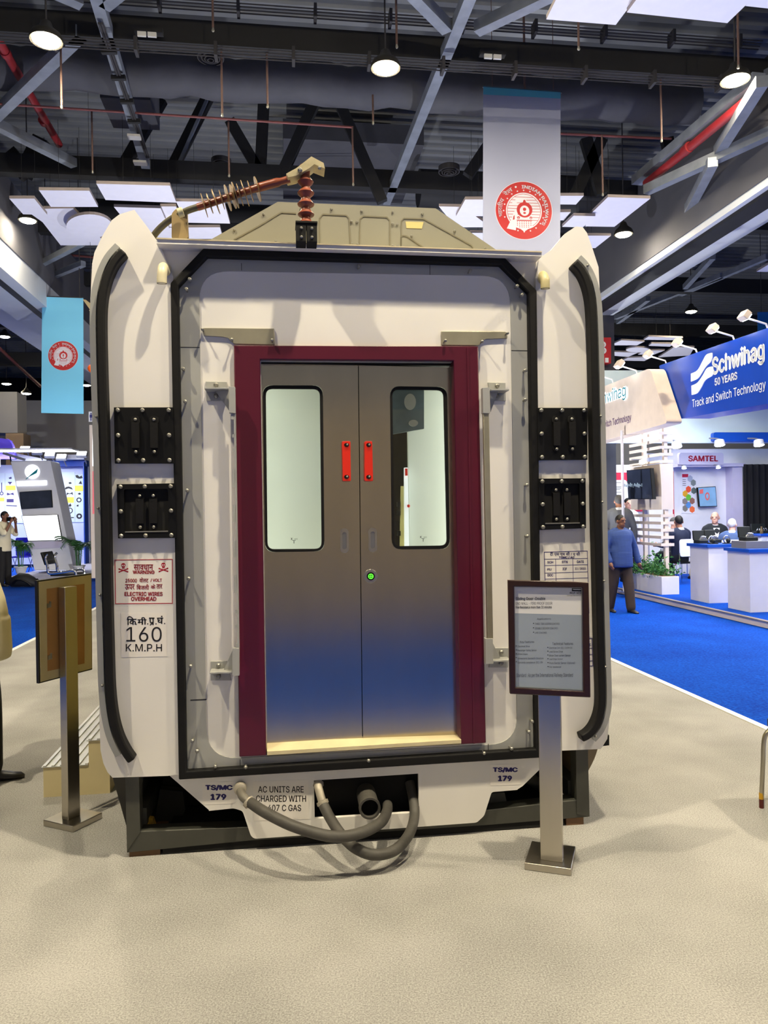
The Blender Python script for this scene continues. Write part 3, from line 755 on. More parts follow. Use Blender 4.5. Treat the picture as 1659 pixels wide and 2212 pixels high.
m = MB(CF); m.prism(ell(x, z, 0.021, 0.021), DO + 0.006, DO + 0.012); part(m, 'lock_ring', BLACK, dr)
m = MB(CF); m.prism(ell(x, z, 0.014, 0.014, 16), DO + 0.012, DO + 0.0135, [ell(x, z, 0.010, 0.010, 16)]); m.box(x - .009, x + .009, z - .0016, z + .0016, DO + .012, DO + .0137); m.box(x - .0016, x + .0016, z - .009, z + .009, DO + .012, DO + .0137)
part(m, 'green_light', GREEN_LED, dr)['label'] = 'green lit lock symbol'
m = MB(CF)
for px, py in ((635, 1168), (914, 1164)):
    txt_px(m, 'I<', px - 8, py - 6, px + 8, py - 2, DO - .014); txt_px(m, 'T', px - 4, py - 1, px + 4, py + 6, DO - .014)
part(m, 'glass_mark', INK_BLACK)
# the vertical meeting gap
m = MB(CF); m.prism(Q([(773, 789), (775.4, 789), (784.4, 1594), (782, 1594)], DO), DO - 0.05, DO - 0.03); part(m, 'meeting_gap', BLACK)

# roof lip
LP = 0.10
m = MB(CF); p = Q([(338, 515), (1170, 545.5), (1171, 553.5), (338, 526)], LP)
m.prism(p, -0.25, LP); part(m, 'roof_lip', [WHITE])
m = MB(CF); p = Q([(338, 514), (1170, 543.5), (1170, 546), (338, 517)], LP); m.prism(p, LP, LP + 0.006); part(m, 'lip_trim', M('cream_lip_trim', (204, 190, 156), 0.4, var=0.06, vs=6))
# fairing on the roof
FB = -0.10
m = MB(CF); m.prism(Q([(440, 526), (600, 436), (941, 450), (1080, 545), (1080, 560), (440, 540)], FB), FB - 1.6, FB)
m.m = 1
def groove(pts, off):
    P = Q(pts, off)
    for a, b in zip(P, P[1:]):
        a, b = Vector(a), Vector(b); t = (b - a).normalized(); n = Vector((-t.y, t.x)) * 0.0032
        m.prism([tuple(a + n), tuple(b + n), tuple(b - n), tuple(a - n)], off, off + 0.003)
groove(curve_pts([(505, 518), (560, 488), (604, 461), (612, 459.5), (640, 461)], 3), FB)
groove([(690, 530), (690, 472), (697, 463), (748, 465.5), (754, 472), (757, 534)], FB)
groove([(776, 534), (778, 473), (785, 467), (836, 469.5), (842, 477), (842, 536)], FB)
groove([(866, 540), (867, 478), (872, 472), (915, 473), (1018, 530), (1022, 536)], FB)
groove([(866, 538), (866, 513), (870, 509), (878, 510), (918, 537)], FB)
m.m = 2
for k in ((716, 452), (781, 456), (848, 458), (912, 462), (759, 479), (771, 480), (848, 484), (858, 485), (760, 527), (772, 528), (848, 531), (859, 532), (889, 510), (982, 499), (938, 538), (569, 463), (506, 497), (650, 451), (596, 522), (1048, 537)):
    m.stud(*CF.px(*k, FB), FB, 0.006, 0.0065)
part(m, 'roof_fairing', [FAIRING, FAIRING_LINE, BOLT])
m = MB(CF); m.prism(Q([(876, 479), (915, 480), (911, 494), (878, 493)], FB), FB, FB + 0.002); part(m, 'tape_patch', M('masking_tape', (214, 194, 128), 0.6))
# insulator on the lip
IO = 0.17
bx, bz = CF.px(662, 528, IO); k = lambda py: CF.px(662, py, IO)[1]; pxm = (3.93 - IO) / FPX
m = MB(CF); m.box(bx - 22 * pxm, bx - 1 * pxm, k(529), k(489), IO - .05, IO + .05); m.box(bx + 1 * pxm, bx + 22 * pxm, k(529), k(489), IO - .05, IO + .05)
m.box(bx - 23 * pxm, bx + 23 * pxm, k(490), k(486.5), IO - .055, IO + .055)
m.m = 1
for dx in (-11, 11):
    for py in (502, 521): m.stud(bx + dx * pxm, k(py), IO + .05, 0.008, 0.007)
part(m, 'insulator_bracket', [RUBBER, BOLT])
prof = [(11, 487)]
for yc, rr in ((482, 17), (462, 17.5), (440, 18), (416, 18), (392, 17)):
    prof += [(rr - 1, yc + 4), (rr, yc + 1), (rr * .7, yc - 5), (9.5, yc - 11), (9.5, yc - 13)]
prof += [(10, 372), (12, 364), (12, 358), (7, 358)]
m = MB(CF); m.lathe([(r * pxm, k(py) - k(487)) for r, py in prof], CF.w(bx, k(487), IO), ZZ, 28); ins = part(m, 'insulator_post', TERRACOTTA, smooth=50)
m = MB(CF); p = Q([(640, 363), (668, 350), (676, 344), (700, 362), (699, 374), (676, 360)], IO)
top = [CF.px(a, b, IO) for a, b in ((618, 384), (640, 372), (672, 347), (698, 361), (701, 373), (678, 364), (668, 372), (640, 388), (622, 392))]
m.prism(top, IO - 0.05, IO + 0.045)
m.m = 1; m.stud(*CF.px(648, 369, IO + .045), IO + .045, 0.014, 0.012); m.stud(*CF.px(690, 364, IO + .045), IO + .045, 0.01, 0.009)
part(m, 'terminal_clamp', [M('dull_tinned_clamp', (188, 176, 142), 0.45, 0.4, var=0.12, vs=20), STEEL_DARK], bevel=0.004)
cable_px = [(626, 387, .17), (600, 394, .16), (560, 405, .14), (500, 424, .11), (445, 442, .08), (405, 455, .05), (375, 470, .02), (352, 487, .0), (333, 508, -.03), (322, 530, -.05)]
C3 = curve_pts([(*CF.px(a, b, o), o) for a, b, o in cable_px], 5)
m = MB(CF); m.tube(C3[13:], 0.0165, 12); part(m, 'roof_cable', CABLE)
m = MB(CF); m.tube(C3[:23], [0.017] * 5 + [0.021] * 6 + [0.018] * 12, 12); part(m, 'cable_sleeve', TERRA_TAPE)
for i, (px, py, ln, tl) in enumerate(((441, 443, 25, 12), (453, 439, 21, 11), (466, 435, 26, 10), (479, 431, 20, 10), (492, 427, 27, 9), (503, 424, 25, 9), (508, 421, 27, 7), (518, 420, 23, 8), (529, 417, 27, 9), (541, 413, 22, 9), (556, 408, 26, 10))):
    x, z = CF.px(px, py, 0.125); tx = Vector((0.96, 0.28 + 0.01 * (i % 3))); ax = (HU * tx.x + ZZ * tx.y + CF.N * 0.1 * math.sin(i)).normalized()
    m = MB(CF); m.lathe([(0.012, -0.003), (ln * pxm, -0.0015), (ln * pxm, 0.0015), (0.012, 0.004)], CF.w(x, z, 0.122), ax, 24); part(m, 'cable_shed', BRASS)
m = MB(CF); x, z = CF.px(390, 459, 0.085); ax = (HU * 0.95 + ZZ * 0.33).normalized(); m.lathe([(.019, -.014), (.023, -.012), (.023, .012), (.019, .014)], CF.w(x, z, 0.085), ax, 14); part(m, 'cable_clamp', M('pale_clamp', (198, 190, 150), 0.5))
m = MB(CF); m.prism(rquad(Q([(371, 462), (380, 452), (404, 452), (407, 516), (371, 516)], 0.04), 0.01), 0.01, 0.045); part(m, 'cable_plate', TAN_PLATE)

# drain hooks
for (x0, y0), (x1, y1), mt in (((352, 578), (350, 613), PALE_PIPE), ((1174, 596), (1177, 624), M('yellowed_pipe', (190, 178, 132), 0.4))):
    a = CF.px(x0 + (8 if x0 < 800 else -6), y0 + 2, 0.0); b = CF.px(x0, y0 - 2, 0.11); c = CF.px(x1, y1, 0.13)
    P = curve_pts([(a[0], a[1], 0.0), (a[0] * .7 + b[0] * .3, b[1] - .005, 0.05), (b[0], b[1], 0.1), (b[0], b[1] - 0.03, 0.13), (c[0], c[1] + .02, 0.135), (c[0], c[1], 0.135)], 5)
    m = MB(CF); m.tube(P, 0.024, 16, cap=False); m.tube([P[-1], (P[-1][0], P[-1][1] + .03, P[-1][2])], 0.018, 16); part(m, 'drain_hook', mt)

# black socket panels
def socket(quad, deep, sc=0.03):
    P = Q(quad, 0.055); x0 = min(p[0] for p in P); x1 = max(p[0] for p in P); z0 = min(p[1] for p in P); z1 = max(p[1] for p in P); w_, h_ = x1 - x0, z1 - z0
    cxx, czz = (x0 + x1) / 2, (z0 + z1) / 2
    m = MB(CF)
    if deep: m.prism(P, 0.03, 0.055, [rrect(x0 + w_ * .12, z0 + h_ * .13, x1 - w_ * .13, z1 - h_ * .1, .008, 3)])
    else: m.prism(P, 0.03, 0.055)
    m.m = 1
    for fx in (.07, .48, .92):
        for fz in (.055, .5, .945):
            if fx == .48 and fz == .5: continue
            m.stud(x0 + w_ * fx, z0 + h_ * fz, 0.055, 0.014, 0.0105)
    r = part(m, 'socket_panel', [BLACK, BOLT])
    if deep:
        m = MB(CF); m.box(x0 + w_ * .1, x1 - w_ * .1, z0 + h_ * .1, z1 - h_ * .08, 0.031, 0.034); part(m, 'recess_back', PITCH, r)
        m = MB(CF); m.box(x0 + w_ * .13, x1 - w_ * .14, z0 + h_ * .115, z0 + h_ * .135, 0.034, 0.058); part(m, 'ledge', BOLT, r)
    for fx in ((.38, .61) if deep else (.36, .67)):
        hx = x0 + w_ * fx; m = MB(CF); zb = 0.034 if deep else 0.055
        a_, b_ = z0 + h_ * .2, z1 - h_ * .2
        m.prism(rrect(hx - .022, b_ - .03, hx + .022, b_ + .012, .018, 5), zb, zb + .006); m.prism(rrect(hx - .018, a_ - .012, hx + .018, a_ + .03, .016, 5), zb, zb + .006)
        m.box(hx - .018, hx + .018, a_ + .02, b_ - .022, zb, zb + .02)
        m.m = 1; m.stud(hx, b_ - .006, zb + .006, 0.009, 0.008); m.stud(hx, a_ + .002, zb + .006, 0.009, 0.008)
        part(m, 'handle_bar', [RUBBER, BOLT], r, bevel=0.002)
socket([(246, 880), (374, 880), (377, 1001), (248, 1001)], False)
socket([(252, 1046), (378, 1044), (381, 1162), (255, 1163)], True)
socket([(1161, 881), (1269, 881), (1269, 993), (1162, 994)], False)
socket([(1163, 1034), (1265, 1033), (1266, 1141), (1165, 1145)], True)

# flat corner plates over the door frame
for pts, bl in (([(436, 711), (440, 707.5), (592, 709), (593.5, 744), (506, 742), (497, 735), (492, 729), (484, 727), (440, 724.5)], ((439, 715), (502, 737), (588, 738))),
                ([(954, 714.5), (1093, 715.5), (1097, 720), (1097, 730), (1050, 731.5), (1043, 735), (1038, 744), (1033, 745.5), (955, 744.5)], ((1092, 723), (1038, 741), (959, 739)))):
    m = MB(CF); m.prism(Q(pts, 0.02), 0.0, 0.012); m.m = 1
    for b_ in bl: m.stud(*CF.px(*b_, 0.012), 0.012, 0.04, 0.0085)
    part(m, 'corner_plate', [ZINC, BOLT], bevel=0.002)
# handrail brackets and bars
RO = 0.10
def rail_bracket(foot, shelf, arm, rib, mt=GREY):
    m = MB(CF)
    m.prism(Q(foot, 0.008), 0.0, 0.008)
    x0, z0 = CF.px(*shelf[0], 0.05); x1, z1 = CF.px(*shelf[1], 0.05); m.box(min(x0, x1), max(x0, x1), z0 - .004, z0 + .004, 0.0, 0.10)
    P = Q(arm, RO); m.prism(P, 0.07, RO + .006)
    R_ = Q(rib, 0.05); m.prism(R_, 0.045, 0.052)
    m.m = 1
    for b_ in (((foot[0][0] + foot[1][0]) / 2, foot[0][1] + 8), ((foot[0][0] + foot[1][0]) / 2, foot[2][1] - 10)):
        m.stud(*CF.px(*b_, 0.008), 0.008, 0.014, 0.012)
    part(m, 'rail_bracket', [mt, BOLT], bevel=0.002)
rail_bracket([(444, 824), (490, 825), (492, 866), (446, 866)], [(444, 842), (494, 842)], [(494, 835), (508, 836), (509, 893), (495, 892)], [(466, 845), (496, 843), (496, 889)])
rail_bracket([(455, 1429), (490, 1428), (500, 1470), (455, 1470)], [(455, 1450), (506, 1450)], [(502, 1400), (517, 1400), (517, 1459), (502, 1460)], [(482, 1450), (502, 1405), (502, 1450)])
rail_bracket([(1054, 826), (1092, 827), (1093, 866), (1062, 866)], [(1055, 845), (1094, 845)], [(1042, 838), (1057, 837), (1058, 893), (1043, 893)], [(1058, 845), (1076, 845), (1060, 890)])
rail_bracket([(1064, 1400), (1100, 1400), (1098, 1442), (1056, 1442)], [(1056, 1425), (1100, 1423)], [(1048, 1379), (1064, 1379), (1065, 1434), (1049, 1434)], [(1064, 1388), (1082, 1425), (1064, 1425)])
a = CF.px(1050, 892, RO); b = CF.px(1059, 1380, RO)
m = MB(CF); m.prism([(a[0] - .015, a[1]), (a[0] + .016, a[1]), (b[0] + .016, b[1]), (b[0] - .015, b[1])], 0.078, RO); part(m, 'side_rail', ZINC, bevel=0.003)
a = CF.px(506, 892, RO); b = CF.px(514, 1402, RO)
m = MB(CF); m.prism([(a[0] - .003, a[1]), (a[0] + .006, a[1]), (b[0] + .006, b[1]), (b[0] - .003, b[1])], 0.05, RO)
for y0, y1, ww in ((893, 906, 7), (938, 945, 5), (968, 975, 5), (1014, 1052, 6), (1091, 1128, 6), (1167, 1204, 6), (1243, 1281, 6), (1319, 1327, 5), (1349, 1357, 5), (1390, 1402, 4)):
    xm = 506 + 8 * (y0 - 892) / 510; m.prism(Q([(xm - ww, y0), (xm, y0), (xm, y1), (xm - ww, y1)], RO), RO - .008, RO)
part(m, 'side_rail', GREY)

# skirt with its opening
sk = [(360, 1674), (392, 1668), (790, 1640), (1168, 1625), (1168, 1660), (1126, 1702), (1118, 1707)]
sk = Q([(360, 1670), (800, 1650), (1172, 1625), (1168, 1660), (1129, 1698)] , 0.012) + rquad(Q([(1121, 1706), (1062, 1711), (1046, 1762), (1030, 1777), (550, 1812), (542, 1806), (524, 1752), (505, 1746), (448, 1752)], 0.012), 0.012, 3)
m = MB(CF); m.prism(sk, -0.012, 0.012, [Q([(678, 1686), (904, 1671), (905, 1755), (680, 1769)], 0.012)]); part(m, 'skirt', WHITE)
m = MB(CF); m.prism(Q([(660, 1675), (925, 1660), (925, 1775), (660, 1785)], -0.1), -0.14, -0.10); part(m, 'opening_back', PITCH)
# underframe
UO = -0.015
def ub(pts, z0, z1, nm='underframe_beam', mt=UNDERFRAME):
    m = MB(CF); m.prism(Q(pts, z1), z0, z1); part(m, nm, mt, bevel=0.004)
ub([(299, 1796), (545, 1786), (1050, 1750), (1272, 1725), (1272, 1765), (1050, 1783), (545, 1816), (273, 1842)], UO - 0.09, UO)
ub([(270, 1672), (300, 1672), (303, 1800), (274, 1842)], UO - 0.08, UO + .005)
ub([(1244, 1612), (1270, 1610), (1274, 1765), (1246, 1760)], UO - 0.08, UO + .005)
m = MB(CF)
for k in ((286, 1700, -.5), (286, 1700, -1.6), (1255, 1640, -.5), (1255, 1640, -1.6)): pass
xa, za = CF.px(275, 1842, UO); xb, zb = CF.px(1272, 1765, UO)
for xx in (xa, xb - .08):
    m = MB(CF); m.box(xx, xx + .08, 0.12, 0.21, -2.5, UO - .09); part(m, 'underframe_beam', UNDERFRAME)
m = MB(CF); m.box(xa + .1, xb - .1, 0.06, 0.62, -2.5, -0.5); part(m, 'under_shade_box', PITCH)  # near-black box put in for the darkness under the coach
m = MB(CF); m.box(CF.px(350, 1840)[0], CF.px(1222, 1780)[0], 0.003, 0.045, -2.4, -0.022); part(m, 'underframe_shade_board', PITCH)  # black board standing in for the shade below the skirt
xc, zc_ = CF.px(226, 1650, -0.05); xd, zd = CF.px(1300, 1610, -.05)
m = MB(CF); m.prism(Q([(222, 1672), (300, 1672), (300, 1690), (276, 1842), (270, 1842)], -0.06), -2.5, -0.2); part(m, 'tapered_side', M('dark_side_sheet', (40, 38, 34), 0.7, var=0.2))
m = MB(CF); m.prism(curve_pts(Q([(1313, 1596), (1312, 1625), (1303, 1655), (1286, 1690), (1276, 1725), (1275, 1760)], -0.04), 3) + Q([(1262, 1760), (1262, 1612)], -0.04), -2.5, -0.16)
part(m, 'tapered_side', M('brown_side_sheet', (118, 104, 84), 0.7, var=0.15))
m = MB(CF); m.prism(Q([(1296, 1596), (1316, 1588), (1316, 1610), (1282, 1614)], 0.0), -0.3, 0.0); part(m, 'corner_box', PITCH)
for pts in ([(278, 1832), (345, 1828), (345, 1854), (280, 1857)], [(1225, 1765), (1262, 1762), (1262, 1782), (1225, 1785)], [(1140, 1775), (1210, 1770), (1210, 1788), (1140, 1792)]):
    m = MB(CF); P = Q(pts, UO); x0 = min(p[0] for p in P); x1 = max(p[0] for p in P); m.box(x0, x1, 0.0, max(p[1] for p in P) + .005, UO - .3, UO - .01); part(m, 'wood_block', BLOCK)
m = MB(CF)                                   # bits seen under the skirt on the right
m.prism(Q([(1050, 1715), (1090, 1712), (1097, 1742), (1050, 1752)], -0.1), -0.13, -0.1); m.tube([(*CF.px(1130, 1670, -.12), -.12), (*CF.px(1168, 1698, -.3), -.3)], 0.035, 12); part(m, 'under_plate', UNDERFRAME)
m = MB(CF); m.prism(Q([(304, 1765), (330, 1770), (338, 1796), (306, 1797)], -0.16), -0.2, -0.16); part(m, 'litter_wrapper', M('wrapper', (200, 160, 60), 0.4, var=0.5, vs=30))
m = MB(CF); m.prism(Q([(333, 1786), (345, 1705), (395, 1710), (400, 1750), (385, 1786)], -0.4), -0.46, -0.4); part(m, 'under_plate', M('dark_plate', (48, 46, 42), 0.7))
# hoses and the pipe coupling
def hose(pts, r, name, mt, n=6):
    P = curve_pts([(*CF.px(a, b, o), o) for a, b, o in pts], n); m = MB(CF); m.tube(P, r, 14); return part(m, name, mt)
h = hose([(540, 1733, .15), (575, 1756, .26), (640, 1787, .36), (720, 1807, .4), (780, 1799, .36), (822, 1777, .26), (836, 1752, .12), (837, 1738, -.02)], 0.026, 'air_hose', HOSE)
hose([(520, 1702, 0.01), (520, 1710, .06), (526, 1722, .12), (543, 1736, .155)], 0.022, 'hose_elbow', M('grey_hose_elbow', (112, 107, 97), 0.55, 0.1, var=0.12, vs=14))
m = MB(CF); m.lathe([(.026, -.02), (.031, -.016), (.031, .016), (.026, .02)], CF.w(*CF.px(519, 1703, .04), .04), CF.N, 16); part(m, 'hose_clip', HOSE_LIGHT); m = MB(CF)
P = Vector((*CF.px(538, 1733, .145), .145)); m.lathe([(.027, -.012), (.031, -.01), (.031, .01), (.027, .012)], CF.w(*P), HU * .6 - ZZ * .5 + CF.N * .4, 16); part(m, 'hose_clip', HOSE_LIGHT)
hose([(697, 1735, .07), (712, 1765, .14), (735, 1800, .25), (765, 1830, .33), (805, 1846, .36), (850, 1838, .32), (882, 1805, .2), (895, 1765, .05), (893, 1728, -.02), (885, 1690, -.09)], 0.026, 'air_hose', HOSE)
hose([(686, 1686, -.02), (688, 1702, .03), (697, 1735, .072)], 0.021, 'hose_end', HOSE_LIGHT)
m = MB(CF); m.lathe([(.026, -.01), (.03, -.008), (.03, .008), (.026, .01)], CF.w(*CF.px(697, 1734, .07), .07), ZZ * -.8 + HU * .3 + CF.N * .3, 16); part(m, 'hose_clip', HOSE_LIGHT); m = MB(CF)
m.lathe([(.024, -.012), (.028, -.01), (.028, .01), (.024, .012)], CF.w(*CF.px(687, 1694, .0), .0), ZZ * -.8 + CF.N * .5, 16); part(m, 'hose_clip', HOSE_LIGHT)
a = CF.w(*CF.px(790, 1712, -.08), -.08); b = CF.w(*CF.px(799, 1747, .14), .14)
m = MB(CF); ax = (b - a).normalized(); L = (b - a).length
m.lathe([(.05, 0), (.05, L - .03), (.054, L - .028), (.054, L), (.044, L), (.042, L - .01), (.04, .02)], a, ax, 28); part(m, 'pipe_coupling', HOSE)
m = MB(CF); m.lathe([(.043, L - .03), (.001, L - .03), (.001, L - .032), (.043, L - .032)], a, ax, 20); part(m, 'coupling_bore', PITCH)
m = MB(CF); m.prism(Q([(190, 668), (196, 663), (196, 675)], 0.0), -0.06, -0.02); m.prism(Q([(176, 644), (183, 645), (196, 655), (196, 672)], 0.0), -0.03, -0.02); part(m, 'side_tab', M('tan_tab', (196, 180, 140), 0.5))

# ---- stickers and lettering
W0 = 0.0305                                   # on the wing panels
def frame_lines(mb, P, wd, z):                # P: 4 corners in plane coords
    n = len(P)
    ip = []
    c = Vector((sum(p[0] for p in P) / n, sum(p[1] for p in P) / n))
    for p in P:
        d = c - Vector(p); ip.append((p[0] + math.copysign(wd, d.x), p[1] + math.copysign(wd, d.y)))
    mb.prism(P, z, z + 0.0008, [ip])
m = MB(CF); m.prism(Q([(246, 1206), (375, 1205), (374, 1307), (247, 1308)], W0), 0.03, W0); st = part(m, 'warning_sticker', STICKER); st['label'] = 'red lettered electric wires warning sticker'
m = MB(CF); frame_lines(m, Q([(247.5, 1209), (373, 1207.5), (373, 1304), (249, 1305)], W0), 0.0035, W0)
for s_, x0, y0, x1, y1, bd in (('सावधान', 289, 1219, 331, 1232, .02), ('WARNING', 287, 1232, 334, 1240, .035), ('25000', 271, 1250, 296, 1258, .03), ('वोलट', 301, 1247, 321, 1258, .02), ('/ VOLT', 325, 1249.5, 350, 1257.5, .03),
                               ('ऊपर', 270, 1262, 291, 1274, .02), ('िबजली', 295, 1262, 322, 1274, .02), ('के', 326, 1262, 336, 1272, .02), ('तार', 338, 1262, 351, 1272, .02),
                               ('ELECTRIC WIRES', 269, 1278.5, 351.5, 1287.5, .035), ('OVERHEAD', 283, 1289, 338, 1298, .035)):
    txt_px(m, s_, x0, y0, x1, y1, W0, bd)
def skull(mb, px, py, k):
    x, z = CF.px(px, py, W0); u_ = 0.0023 * k
    mb.prism(ell(x, z + 3 * u_, 4.6 * u_, 4.6 * u_, 16), W0, W0 + .0006); mb.prism(rrect(x - 2.6 * u_, z - 4.2 * u_, x + 2.6 * u_, z, 0.5 * u_), W0, W0 + .0006)
    for sg in (1, -1):
        for q in (1, -1):
            mb.prism(ell(x + sg * 8.6 * u_, z - 8 * u_ + q * 3.2 * u_, 1.7 * u_, 1.7 * u_, 8), W0, W0 + .0006)
        a = Vector((x - sg * 8.6 * u_, z - 11 * u_)); b = Vector((x + sg * 8.6 * u_, z - 5 * u_)); n = (b - a).normalized(); n = Vector((-n.y, n.x)) * u_ * 1.1
        mb.prism([tuple(a + n), tuple(b + n), tuple(b - n), tuple(a - n)], W0, W0 + .0006)
for px in (266.5, 353): skull(m, px, 1224 if px < 300 else 1223, 1.0)
part(m, 'warning_lettering', INK_RED, st)
for px, py in ((266.5, 1224), (353, 1223)):
    m = MB(CF); x, z = CF.px(px, py, W0); u_ = .0023
    for sg in (1, -1): m.prism(ell(x + sg * 1.9 * u_, z + 2.6 * u_, 1.3 * u_, 1.4 * u_, 10), W0 + .0005, W0 + .0011)
    m.prism([(x - .6 * u_, z - 1.1 * u_), (x + .6 * u_, z - 1.1 * u_), (x, z + .4 * u_)], W0 + .0005, W0 + .0011)
    part(m, 'skull_eyes', STICKER, st)
m = MB(CF); m.prism(Q([(261, 1324), (360, 1324), (361, 1418), (262, 1420)], W0), 0.03, W0 + .0006); st = part(m, 'speed_sticker', STICKER); st['label'] = 'clear sticker reading 160 K.M.P.H'
m = MB(CF)
for s_, x0, y0, x1, y1, bd in (('कि', 274, 1331, 295, 1350, .02), ('.', 293, 1347, 295.5, 1349.5, 0), ('मी', 297, 1333, 317, 1349, .02), ('.', 318, 1346, 320.5, 1348.5, 0), ('प्र', 322, 1334, 334, 1350, .02), ('.', 336, 1346, 338.5, 1348.5, 0),
                               ('घं', 339, 1330, 353, 1347.5, .02), ('.', 354.5, 1345.5, 357, 1348, 0), ('160', 273, 1354, 349.5, 1386, 0.0), ('K.M.P.H', 272, 1391, 350, 1407, 0.004)):
    if s_ == 'कि': s_ = 'िक'
    if s_ == 'प्र': s_ = 'प'
    txt_px(m, s_, x0, y0, x1, y1, W0, bd, 0.0016)
a_, b_ = Vector(CF.px(332, 1344, W0)), Vector(CF.px(324, 1350, W0)); m.prism([(a_.x, a_.y - .004), (a_.x, a_.y + .002), (b_.x, b_.y + .002), (b_.x, b_.y - .003)], W0, W0 + .0016)
part(m, 'speed_lettering', INK_BLACK, st)
def plate(quad, off, lines, name, ink, label, base=0.0, border=None):
    m = MB(CF); m.prism(Q(quad, off), base, off + .0004); st = part(m, name, STICKER); st['label'] = label
    m = MB(CF)
    for s_, x0, y0, x1, y1, bd in lines: txt_px(m, s_, x0, y0, x1, y1, off, bd, .0012)
    part(m, 'lettering', ink, st); return st
S0 = 0.0125
plate([(437, 1690), (507, 1688), (508, 1736), (438, 1738)], S0, (('TS/MC', 443, 1695, 503, 1708, .06), ('179', 454, 1714.5, 489, 1728, .06)), 'number_sticker', INK_BLUE, 'sticker TS/MC 179 at lower left', 0.012)
plate([(1058, 1652), (1123, 1650), (1124, 1695), (1059, 1697)], S0, (('TS/MC', 1064, 1657, 1118.5, 1669, .06), ('179', 1075, 1675, 1106, 1687.5, .06)), 'number_sticker', INK_BLUE, 'sticker TS/MC 179 at lower right', 0.012)
plate([(547, 1688), (666, 1684), (667, 1769), (548, 1773)], S0, (('AC UNITS ARE', 557.5, 1698, 656, 1712, .012), ('CHARGED WITH', 553, 1718, 661, 1732, .012), ('R 407 C GAS', 566, 1738, 650.5, 1752, .012)), 'gas_sticker', INK_BLACK,
      'sticker reading AC UNITS ARE CHARGED WITH R 407 C GAS', 0.012)
m = MB(CF); m.prism(Q([(1173, 1189), (1271, 1187), (1276, 1330), (1178, 1332)], W0), 0.03, W0); st = part(m, 'schedule_sticker', STICKER); st['label'] = 'blue ruled TSMC / AC schedule sticker'
m = MB(CF); frame_lines(m, Q([(1175, 1192), (1269, 1189.5), (1273, 1325), (1179, 1328)], W0), 0.003, W0)
def rule(a, b, wd=0.0022):
    a, b = Vector(CF.px(*a, W0)), Vector(CF.px(*b, W0)); n = (b - a).normalized(); n = Vector((-n.y, n.x)) * wd / 2
    m.prism([tuple(a + n), tuple(b + n), tuple(b - n), tuple(a - n)], W0, W0 + .0008)
for a, b in (((1175, 1208), (1269, 1206)), ((1176, 1221.5), (1269, 1219.5)), ((1176, 1238), (1270, 1235)), ((1177, 1251), (1270, 1248)), ((1200, 1208), (1203, 1325)), ((1237, 1207), (1240, 1325)), ((1177, 1268), (1271, 1265)), ((1178, 1290), (1272, 1287))): rule(a, b)
for s_, x0, y0, x1, y1, bd in (('टी एस एम सी / ए सी', 1188, 1192, 1253, 1201.5, .02), ('TSMC / AC', 1207, 1201.5, 1241, 1206.5, .04), ('SCH', 1182, 1212, 1195, 1217, .03), ('STN', 1213.5, 1211, 1226, 1216.5, .03), ('DATE', 1246, 1210.5, 1261, 1216, .03),
                               ('PU', 1182, 1227.5, 1191, 1232.5, .03), ('ICF', 1215, 1226, 1224.5, 1231.5, .03), ('11 / 2023', 1242, 1225.5, 1265, 1231, .03), ('DOC', 1182.5, 1239.5, 1195, 1245, .03)):
    txt_px(m, s_, x0, y0, x1, y1, W0, bd)
part(m, 'schedule_lettering', INK_BLUE, st)
m = MB(CF); frame_lines(m, Q([(1190, 1380), (1279, 1378), (1281, 1439), (1192, 1442)], W0), 0.0028, W0)
for y in (1401, 1414.5, 1428): rule((1191, y + 2), (1280, y - 1))
txt_px(m, 'E', 1273, 1390, 1277, 1395, W0, .02)
part(m, 'ruled_sticker', INK_BLUE)
# ================================================================ DISPLAY STANDS, STEP, CHAIR NEAR THE COACH
FRAME_WOOD = M('dark_mahogany_frame', (42, 19, 16), 0.3, var=0.15, vs=12, stretch=(1, 1, 6))
PAPER = M('poster_paper', (228, 226, 222), 0.25, var=0.01)
PAPER_GREY = M('poster_grey_zone', (150, 160, 172), 0.25, var=0.02)
INK_GREY = M('grey_print', (66, 70, 80), 0.5, var=0)
MDF = M('brown_mdf_back', (160, 118, 72), 0.7, var=0.08, vs=12)
TAPE = M('beige_packing_tape', (182, 170, 136), 0.45, var=0.06, vs=9)
ALU = M('ribbed_aluminium', (205, 205, 200), 0.35, 0.75, var=0.08, vs=12)
# right stand, its poster towards us
a, b = on_z(1133, 1879), on_z(1234, 1893)
ex = (b - a).normalized(); ey = Vector((-ex.y, ex.x, 0)); wd = (b - a).length
st = thing('display_stand', 'steel post stand in front of the coach with dark framed poster facing us', 'display stand', (a + b) / 2 + ey * 0.13)
BF = Frame(a, ex, ey)
m = MB(BF); m.box(0, wd, 0, 0.25, 0, 0.034); m.build('base_plate', STEEL, st, bevel=0.003)
p0 = on_z(1167.5, 1857, 0.034); p1 = on_z(1215, 1863, 0.034)
pf = Frame(p0, ex, ey); w_ = (p1 - p0).dot(ex)
m = MB(pf); m.box(0, w_, 0, 0.055, 0, 1.2); m.build('post', STEEL, st, bevel=0.003)
PF = Frame(p0 + Vector((w_ / 2, -0.075, 1.2)), (math.cos(-0.10), math.sin(-0.10), 0), (0.012, 0.05, 1))
oq = PF.q([(1096, 1252), (1270, 1258), (1276, 1506), (1102, 1497)]); iq = PF.q([(1109.5, 1266), (1256.5, 1269.5), (1260.5, 1493), (1114, 1484)])
m = MB(PF); m.prism(oq, -0.012, 0.018, [iq]); fr = m.build('picture_frame', FRAME_WOOD, st, bevel=0.004)
iq2 = PF.q([(1111, 1267.5), (1255, 1271), (1259, 1491), (1115.5, 1482.5)])
m = MB(PF); m.prism(iq, 0.004, 0.010, [iq2]); m.build('inner_bead', STEEL_DARK, fr)
